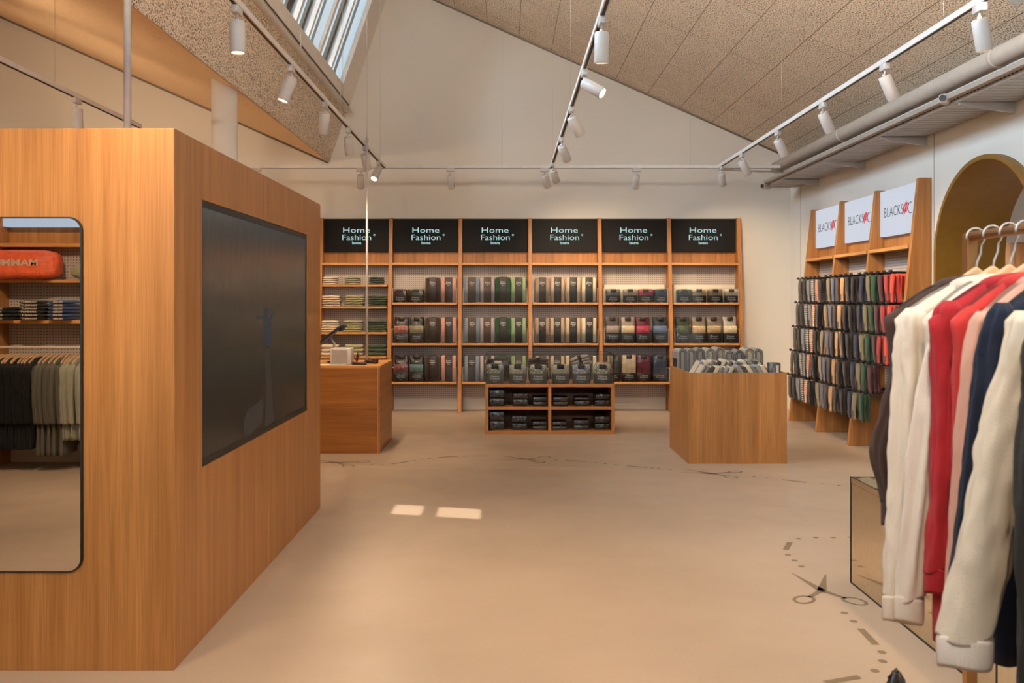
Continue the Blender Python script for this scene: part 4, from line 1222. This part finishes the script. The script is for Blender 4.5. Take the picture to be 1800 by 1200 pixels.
line_marks([(1465, 149), (1510, 153), (1697, 173), (1752, 178)], [((1560, 159), (1642, 168))], 'brown dash and dot line on the floor towards the sock wall', g7)
line_marks([(203, 400), (296, 393), (393, 393), (488, 392), (142, 490), (180, 522), (218, 554)], [((154, 420), (130, 462))], 'brown dots and dash curving round above the large scissors print', g8)
line_marks([(456, 813), (508, 859), (664, 1030), (668, 1081), (626, 1133)], [((545, 900), (632, 990)), ((540, 1167), (350, 1200))], 'brown dots and dashes curving below the large scissors print', g8)
# hairline joint in the floor
struct(MB().box(-1.9, 1.95, fl(890, 822)[1], fl(890, 822)[1] + .004, .0002, .0008).build('trim_7', plain('floor_joint', '#cdb79d', .5)))

# ================================================================== BRONZE MIRROR PLINTH
pt = thing('mirror_plinth', 'bronze mirrored display plinth beside the clothes rail', 'plinth', (1.84, 3.33, 0))
MB().box(0, .8, 0, 1.41, .006, .535).build('mirrored_side', M['bronze'], pt, bevel=.002)
MB().box(-.003, .803, -.003, 1.413, 0, .006).build('dark_base', M['black'], pt)
for yy in (-.003, 1.407): MB().box(-.003, .002, yy, yy + .006, .006, .566).build('corner_edge', M['black'], pt)
b = MB(); b.box(-.001, .801, -.001, .012, .535, .564); b.box(-.001, .801, 1.398, 1.411, .535, .564); b.box(-.001, .012, .012, 1.398, .535, .564); b.box(.789, .801, .012, 1.398, .535, .564)
b.build('rim', M['bronze'], pt)
b = MB(); rr = random.Random(3)
for i in range(260):
    x, y_ = rr.uniform(.03, .77), rr.uniform(.03, 1.38); q = rr.uniform(.008, .018)
    b.rbox(x - q, x + q, y_ - q, y_ + q, .535, .545 + q * .8, q * .5, 1)
o = b.build('pebble_fill', plain('black_pebbles', '#191512', .5), pt); o['kind'] = 'stuff'

# ================================================================== CLOTHES RAIL IN FRONT
RXC, RZC = 1.068, 1.65
rt = thing('clothes_rail', 'aged brass clothes rail holding sweatshirts at the frame edge', 'clothes rail', (RXC, 2.045, 0))
MB().tube([(0, .0, RZC), (0, -1.35, RZC)], .0105, 18).build('top_bar', M['brass'], rt)
MB().box(-.012, .012, -.012, .012, .0, RZC + .006).build('upright', M['brass'], rt, bevel=.002)
MB().box(-.012, .012, -1.362, -1.338, .0, RZC + .006).build('upright', M['brass'], rt, bevel=.002)
for yy in (0, -1.35): MB().box(-.22, .22, yy - .015, yy + .015, 0, .012).build('foot', M['brass'], rt, bevel=.002)

from mathutils import noise as MN
def noise1(a, s): return math.sin(a * 1.7 + s) * .5 + math.sin(a * 3.1 + s * 2.3) * .3 + math.sin(a * 5.3 + s * .7) * .2
def garment_body(W, L, T, seed, zt=-.19, zn=-.105, neck=.075, flare=1.):
    b = MB(); rings = []; n = 56; m = 22
    def ztop(x):
        ax = abs(x)
        if ax < neck: return zn - .012 * (1 - (ax / neck) ** 2)
        return zn + (zt - zn) * ((ax - neck) / (W / 2 - neck)) ** 1.25
    for i in range(m + 1):
        v = i / m; ring = []
        for k in range(n):
            a = 2 * PI * k / n; cx, sy = math.cos(a), math.sin(a)
            hw = W / 2 * (1 - .10 * math.sin(min(1, v * 2.2) * PI / 2) + .03 * v) * (flare if v > .5 else 1)
            x = hw * math.copysign(abs(cx) ** .8, cx)
            th = T * (.46 + .54 * min(1, v * 4) ** .6)
            fold = .32 * T * min(1, v * 2) * noise1(x * 22 + (3 if sy > 0 else 0), seed) + .012 * min(1, v * 3) * MN.noise(Vector((x * 9 + seed, 3 * sy, v * 5)))
            y = th * math.copysign(abs(sy) ** .6, sy) + (fold if abs(sy) > .05 else fold * .5)
            wgt = (1 - v) ** 3
            z = (zt - L * v) * (1 - wgt) + (ztop(x * W / 2 / max(hw, .001)) - L * v * .6) * wgt
            ring.append((x, y, z))
        rings.append(ring)
    b.loft(rings); return b
def sleeve(nodes, seed, n=48, sub=12, amp=.13, cuff=True):
    """nodes: (x,y,z,rx,ry) ; horizontal oval sections"""
    P = [nodes[0]] + list(nodes) + [nodes[-1]]; pts = []
    for i in range(1, len(P) - 2):
        for s in range(sub):
            t = s / sub
            q = [.5 * ((2 * P[i][c]) + (-P[i - 1][c] + P[i + 1][c]) * t + (2 * P[i - 1][c] - 5 * P[i][c] + 4 * P[i + 1][c] - P[i + 2][c]) * t * t + (-P[i - 1][c] + 3 * P[i][c] - 3 * P[i + 1][c] + P[i + 2][c]) * t ** 3) for c in range(5)]
            pts.append(q)
    pts.append(list(nodes[-1])); rings = []; m = len(pts)
    for j, (x, y, z, rx, ry) in enumerate(pts):
        ring = []
        for k in range(n):
            a = 2 * PI * k / n
            ca, sa = math.cos(a), math.sin(a)
            f = 1 + .42 * MN.noise(Vector((ca * 1.9 + seed * 3, sa * 1.9, z * 3.2))) + .16 * MN.noise(Vector((ca * 2.2 + z * 6, sa * 2.2 + seed, z * 17))) - .10 * abs(MN.noise(Vector((ca * 1.4 + z * 10, sa * 1.4, z * 26 + seed))))
            if j == 0: f *= .5
            f = 1 + (f - 1) * (1 - .85 * (j / m) ** 6) if j else f
            ring.append((x + rx * f * math.cos(a), y + ry * f * math.sin(a), z + (.014 if j == 0 else 0) + .008 * math.sin(a * 2 + seed) * (j / m)))
        rings.append(ring)
    return rings
def hanger(t, hw=.165):
    pts = []
    b = MB(); prof = []
    for i in range(17):
        x = -hw + 2 * hw * i / 16; u = abs(x) / hw; prof.append((x, -.070 - .128 * u ** 1.05))
    low_ = [(x, z - (.045 * (1 - abs(x) / hw) + .012)) for x, z in prof[::-1]]
    b.prism(prof + low_, 'y', -.008, .008); h = b.build('hanger', M['hang'], t, bevel=.004)
    R0 = .021
    hk = [(0, 0, -.085), (0.004, 0, -.060), (.012, 0, -.040)]
    for i in range(13):
        a = R(-50 + 240 * i / 12); hk.append((R0 * math.cos(a), 0, -.010 + R0 * math.sin(a) + .006))
    MB().tube(hk, .0022, 8).build('hook', M['galv'], h)

def rail_garment(Y, col, label, seed, W=.42, L=.62, T=.03, sl=None, sl_col=None, collar=True, cuffc=None, name='sweatshirt', cat='sweatshirt', hoodc=None):
    t = thing(name, label, cat, (RXC, Y, RZC), 0, 'sweatshirts on the brass rail')
    hanger(t)
    m = jersey(col)
    garment_body(W, L, T, seed).build('body', m, t)
    W2_ = W / 2
    default = [(-W2_ + .035, 0, -.178, .03, .025), (-W2_ + .005, 0, -.215, .045, .038), (-W2_ - .01, 0, -.36, .05, .036), (-W2_ - .02, -.005, -.52, .046, .032), (-W2_ - .025, -.008, -.68, .042, .028), (-W2_ - .03, -.01, -.80, .044, .026)]
    nodes = sl or default
    rg = sleeve(nodes, seed); cut = len(rg) - 4
    sv = MB().loft(rg).build('sleeve', jersey(sl_col) if sl_col else m, t)
    # cuff ring
    x, y, z, rx, ry = nodes[-1]
    cf = [[(x + rx * f_ * math.cos(2 * PI * k / 24), y + ry * f_ * math.sin(2 * PI * k / 24), z + dz + .004 * math.sin(4 * PI * k / 24)) for k in range(24)] for dz, f_ in ((.004, .97), (-.002, 1.0), (-.042, .98), (-.05, .93), (-.046, .8))]
    MB().loft(cf).build('cuff', jersey(cuffc) if cuffc else (jersey(sl_col) if sl_col else m), sv)
    mirror_n = [(-a, b_, c, d, e) for a, b_, c, d, e in default]
    MB().loft(sleeve(mirror_n, seed + 1)).build('sleeve', jersey(sl_col) if sl_col else m, t)
    if collar:
        pts = [(.078 * math.cos(2 * PI * k / 20), .042 * math.sin(2 * PI * k / 20), -.118 - .012 * math.sin(2 * PI * k / 20)) for k in range(21)]
        MB().tube(pts, .017, 10, False).build('collar', jersey(hoodc or col), t)
    return t
def sl_px(Y, pts):
    """sleeve nodes from photo pixel centre + half width in px; relative to the rail garment's origin"""
    out = []
    for px, py, hw, dy in pts:
        p = at(px, py, Y + dy); out.append((p.x - RXC, dy, p.z - RZC, hw * (Y + dy) / FPX, .024))
    return out
rail_garment(2.02, '#4a342b', 'dark brown sweatshirt at the far end of the brass rail', 1.2, sl=sl_px(2.02, [(1604, 570, 12, 0), (1592, 640, 22, 0), (1574, 720, 27, 0), (1558, 790, 29, .01), (1564, 850, 22, .01), (1564, 885, 14, .01)]), L=.5)
rail_garment(1.95, '#ead6bd', 'white sweatshirt with long sleeve, beside the brown one', 2.1, sl=sl_px(1.95, [(1606, 552, 26, 0), (1608, 610, 33, 0), (1602, 720, 31, 0), (1592, 850, 30, 0), (1588, 960, 33, -.01), (1584, 1050, 33, -.01)]), W=.43, L=.55)
rail_garment(1.885, '#ecd9c2', 'second white sweatshirt tucked against the red one', 3.3, sl=sl_px(1.885, [(1660, 555, 18, 0), (1654, 610, 26, 0), (1636, 720, 28, 0), (1618, 850, 26, 0), (1606, 960, 26, 0), (1598, 1050, 26, 0)]), W=.37, L=.55, collar=False)
rail_garment(1.825, '#b3262a', 'red sweatshirt on a beech hanger', 4.4, sl=sl_px(1.825, [(1674, 540, 26, 0), (1672, 590, 30, 0), (1668, 700, 26, 0), (1660, 850, 26, 0), (1655, 930, 26, 0), (1652, 1000, 27, 0)]), L=.66, W=.40)
rail_garment(1.755, '#c4362f', 'brighter red sweatshirt between the red and pink ones', 5.1, sl=sl_px(1.755, [(1712, 550, 20, 0), (1704, 600, 24, 0), (1694, 700, 18, 0), (1690, 850, 16, 0), (1685, 930, 14, 0), (1680, 970, 13, 0)]), L=.5, W=.38)
rail_garment(1.69, '#dba48c', 'pink sweatshirt with pale seam next to the navy one', 6.2, sl=sl_px(1.69, [(1728, 560, 18, 0), (1720, 620, 24, 0), (1706, 720, 22, 0), (1694, 850, 18, 0), (1680, 980, 12, 0), (1668, 1080, 8, 0)]), L=.5, W=.36)
rail_garment(1.62, '#1c2233', 'navy sweatshirt in front of the pink one', 7.7, sl=sl_px(1.62, [(1762, 545, 24, 0), (1750, 610, 30, 0), (1736, 720, 26, 0), (1722, 850, 26, 0), (1700, 980, 24, 0), (1672, 1100, 20, 0)]), L=.62, W=.38)
rail_garment(1.53, '#decbb0', 'cream sweatshirt with wide crumpled sleeve', 8.3, sl=sl_px(1.53, [(1800, 560, 26, 0), (1792, 640, 34, 0), (1768, 760, 42, 0), (1745, 880, 48, 0), (1722, 1000, 50, 0), (1696, 1120, 50, 0)]), L=.62, W=.38, cuffc='#ead9c6')
rail_garment(1.42, '#2b2620', 'charcoal sweatshirt at the camera end of the brass rail', 9.9, L=.75, W=.40, sl=[(-.165, 0, -.178, .03, .025), (-.19, 0, -.23, .045, .038), (-.20, 0, -.40, .05, .036), (-.20, 0, -.62, .05, .032), (-.205, 0, -.8, .05, .03), (-.21, 0, -.93, .05, .03)])

# leather bag on the floor near the frame bottom
t = thing('leather_bag', 'dark brown leather bag top poking into the frame bottom', 'bag', ((1563 - 890) * 2.35 / FPX, 2.35, 0))
b = MB(); rings = []
for i in range(12):
    v = i / 11; ww = .13 * (1 - .92 * max(0, v - .5) / .5); dd = .07 * (1 - .8 * v)
    rings.append([(ww * math.cos(2 * PI * k / 28) * (1 + .05 * math.sin(5 * k + i)) + .02 * v, dd * math.sin(2 * PI * k / 28) * (1 + .1 * math.sin(3 * k)), .52 * v) for k in range(28)])
b.loft(rings); b.build('leather_body', plain('dark_leather', '#2d1c17', .35), t)
MB().tube([(0.0, 0, .5), (0.02, 0, .524), (.035, 0, .50), (.05, .01, .44)], .007, 8).build('strap', plain('dark_leather', '#2d1c17', .35), t)

# ================================================================== SHELVING BEHIND THE CAMERA (seen in the mirror)
MXO = -3.70
MSH = [1.70, 1.333]
for i in range(2):
    bay((MXO - BW * i, YB, 0), PI, ['oak shelving behind the camera holding a red duffel bag and dark clothes', 'oak shelving behind the camera, next bay along'][i], 'oak shelving behind the camera', MSH, last=(i == 1))
    t = MB().box(-.44, .44, -.10, .0, 0, .44).build('sign_screen', emis('pale_blue_screen', '#aebccd', .8), None, (MXO - BW * (i + .5), YB + .06, 2.19), (0, 0, PI)); tag(t, ['lit pale screen above the red duffel bag', 'lit pale screen behind the camera over the next bay'][i], 'sign')
# duffel bag
t = thing('duffel_bag', 'red-orange duffel bag lying on the mirrored oak shelf', 'bag', (-4.43, YB + .24, 1.70), PI, None)
b = MB(); rings = []; n = 32
for i in range(17):
    u = i / 16; x = -.36 + .72 * u; e = (1 - abs(2 * u - 1) ** 6) ** .35 if 0 < i < 16 else .55
    ring = []
    for k in range(n):
        a = 2 * PI * k / n; cx, sz = math.cos(a), math.sin(a)
        ring.append((x, .15 * e * math.copysign(abs(cx) ** .6, cx) * (1 + .02 * math.sin(x * 60 + k)), .135 + .133 * (e ** .6) * math.copysign(abs(sz) ** .6, sz)))
    rings.append(ring)
b.loft(rings); m_ = wrapc('#f0683e', .45); b.build('bag_body', m_, t)
l = MB(); l.text('MAMMUT', .082, Matrix.Translation((-.02, -.156, .145)) @ FACE, 1.35, bold=.02); l.build('lettering', M['paper'], t)
MB().tube([(.30, -.10, .25), (.32, -.14, .14), (.31, -.13, .03)], .006, 6).build('piping', m_, t)
t = thing('stuff_sack', 'crumpled khaki stuff sack beside the red duffel bag', 'bag', (-3.84, YB + .24, 1.70), PI)
b = MB(); rings = []
for i in range(12):
    u = i / 11; x = -.10 + .2 * u; e = math.sin(PI * (.12 + .8 * u)) ** .5
    rings.append([(x, .08 * e * math.cos(2 * PI * k / 24) * (1 + .08 * math.sin(4 * k + i)), .07 + .068 * e * math.sin(2 * PI * k / 24) * (1 + .05 * math.sin(3 * k + 2 * i))) for k in range(24)])
b.loft(rings); b.build('sack_body', cloth('#8f8a68'), t)
MB().tube([(-.10, 0, .07), (-.13, 0, .08)], .02, 10).build('drawcord', M['black'], t)
# folded printed shirts
def shirt_stack(Xc, n, c, c2, txt, name, w=.2):
    for k in range(n):
        t = thing('folded_shirt', f'{name} folded shirt, {posw[k] if k < n - 1 else "top"} of its stack on the mirrored shelf', 'folded shirt', (Xc + random.uniform(-.006, .006), YB + .22, 1.333 + k * .030), PI, name + ' folded shirts')
        o = bpy.data.objects.new('cloth', folded(w, .26, .029, c if k % 2 == 0 else c2, k)); COL.objects.link(o); o.parent = t
        MB().text(txt, .022, Matrix.Translation((0, -.1325, .0145)) @ FACE, 1.5, bold=.03, ext=.002).build('printed_name', M['paper'], t)
shirt_stack(-4.02, 6, '#1f2f5c', '#35507f', 'EIDER', 'blue')
shirt_stack(-4.28, 6, '#15120f', '#1a1614', 'MAMMUT', 'black')
shirt_stack(-4.54, 4, '#131110', '#171412', 'XX', 'plain black')
# hanging rail + garments behind
HZ = 1.09
hr = thing('hanging_rail', 'pale ribbed hanging rail under the mirrored shelves', 'clothes rail', (MXO, YB + .33, HZ), PI)
MB().tube([(.03, 0, 0), (BW * 2 - .03, 0, 0)], .012, 12).build('bar', plain('pale_rail', '#cdbba8', .4), hr)
_g = {}
def back_garment(X, c, label, group, L, seed, W=.40):
    t = thing('hanging_sweatshirt', label, 'sweatshirt', (X, YB + .33, HZ), R(90 + random.uniform(-7, 7)), group)
    if c not in _g:
        m = jersey(c); L0 = []
        h = MB(); prof = [(-.17 + .34 * i / 12, -.06 - .06 * (abs(-.17 + .34 * i / 12) / .17) ** 1.5) for i in range(13)]
        h.prism(prof + [(x, z - .02) for x, z in prof[::-1]], 'y', -.006, .006); L0.append(('hanger', h, M['hang']))
        L0.append(('body', garment_body(W, L, .022, seed, zt=-.15, zn=-.085), m))
        nd = [(W / 2 - .03, 0, -.15, .03, .022), (W / 2, 0, -.19, .042, .032), (W / 2 + .005, 0, -.35, .044, .03), (W / 2 + .0, 0, -.5, .04, .028), (W / 2 - .01, 0, -.66, .034, .025)]
        L0.append(('sleeve', MB().loft(sleeve(nd, seed)), m)); L0.append(('sleeve', MB().loft(sleeve([(-a, b_, c_, d, e) for a, b_, c_, d, e in nd], seed + 2)), m))
        out = []
        for nm, b, mm in L0: o = b.build(nm, mm, t); out.append((nm, o.data))
        _g[c] = out
    else:
        for nm, me in _g[c]:
            o = bpy.data.objects.new(nm, me); COL.objects.link(o); o.parent = t
    return t
xg = -3.76
for k in range(4): back_garment(xg - k * .042, '#94917f', f'pale grey-green sweatshirt, {posn[k]} of four in the mirror', 'pale sweatshirts behind the camera', .66, 1)
for k in range(5): back_garment(xg - .17 - k * .046, '#5b564b', f'dark grey sweatshirt, {posn[k]} of five in the mirror', 'dark grey sweatshirts behind the camera', .80, 2)
for k in range(14):
    g_ = back_garment(xg - .17 - .225 - .036 * (k + 1), '#0f0d0c', 'black printed sweatshirt hanging in the row seen in the mirror', 'black sweatshirts behind the camera', .74, 3)
    if k in (2, 4, 5, 8, 10):
        b = MB(); b.tube([(.212, -.012, -.33), (.214, .012, -.33)], .02, 14); b.build('round_print', M['paper'], g_)
t = thing('backpack', 'black backpack hanging at the end of the mirrored shelving', 'backpack', (-3.62, YB + .12, 1.0), PI)
b = MB(); rings = []
for i in range(12):
    v = i / 11; e = math.sin(PI * (.08 + .84 * v)) ** .45
    rings.append([(.1 * e * math.cos(2 * PI * k / 24), .09 * e * math.sin(2 * PI * k / 24), .55 * v) for k in range(24)])
b.loft(rings); b.build('bag_body', cloth('#14120f'), t)
MB().tube([(-.03, 0, .54), (0, 0, .60), (.03, 0, .54)], .006, 6).build('strap', M['black'], t)

# ================================================================== ROOM BEYOND THE ARCH
t = thing('wardrobe', 'oak cupboard standing in the white room beyond the arch', 'cupboard', (6.0, 10.5, 0))
MB().box(0, .9, 0, .5, 0, 2.2).build('carcass', wood('z', '#8d6238', '#6f4a28'), t, bevel=.002)
MB().box(.02, .88, -.02, -.001, .02, 2.18).build('door', wood('z', '#996a3c', '#7a522d'), t)
def cool_spot(X, Y, aim, label):  # cool lamps stand in for the daylight of this room
    t = spot(X, Y, aim, label, 'spotlights beyond the arch', 330, size=110, z=3.2)
    for c in t.children:
        if c.type == 'LIGHT': c.data.color = (.92, .94, 1)
track('light_track', 'white light track in the room beyond the arch', (5.35, 3.2, 3.2), (5.35, 12.0, 3.2))
cool_spot(5.35, 9.1, (-.2, .5, -1), 'white spotlight seen through the arch above the rail')
cool_spot(5.35, 7.4, (.3, .3, -1), 'white spotlight added out of sight beyond the arch')
cool_spot(5.35, 10.8, (.1, .4, -1), 'white spotlight deep in the room beyond the arch')
print('socks', nsock, 'objects', len(bpy.data.objects))
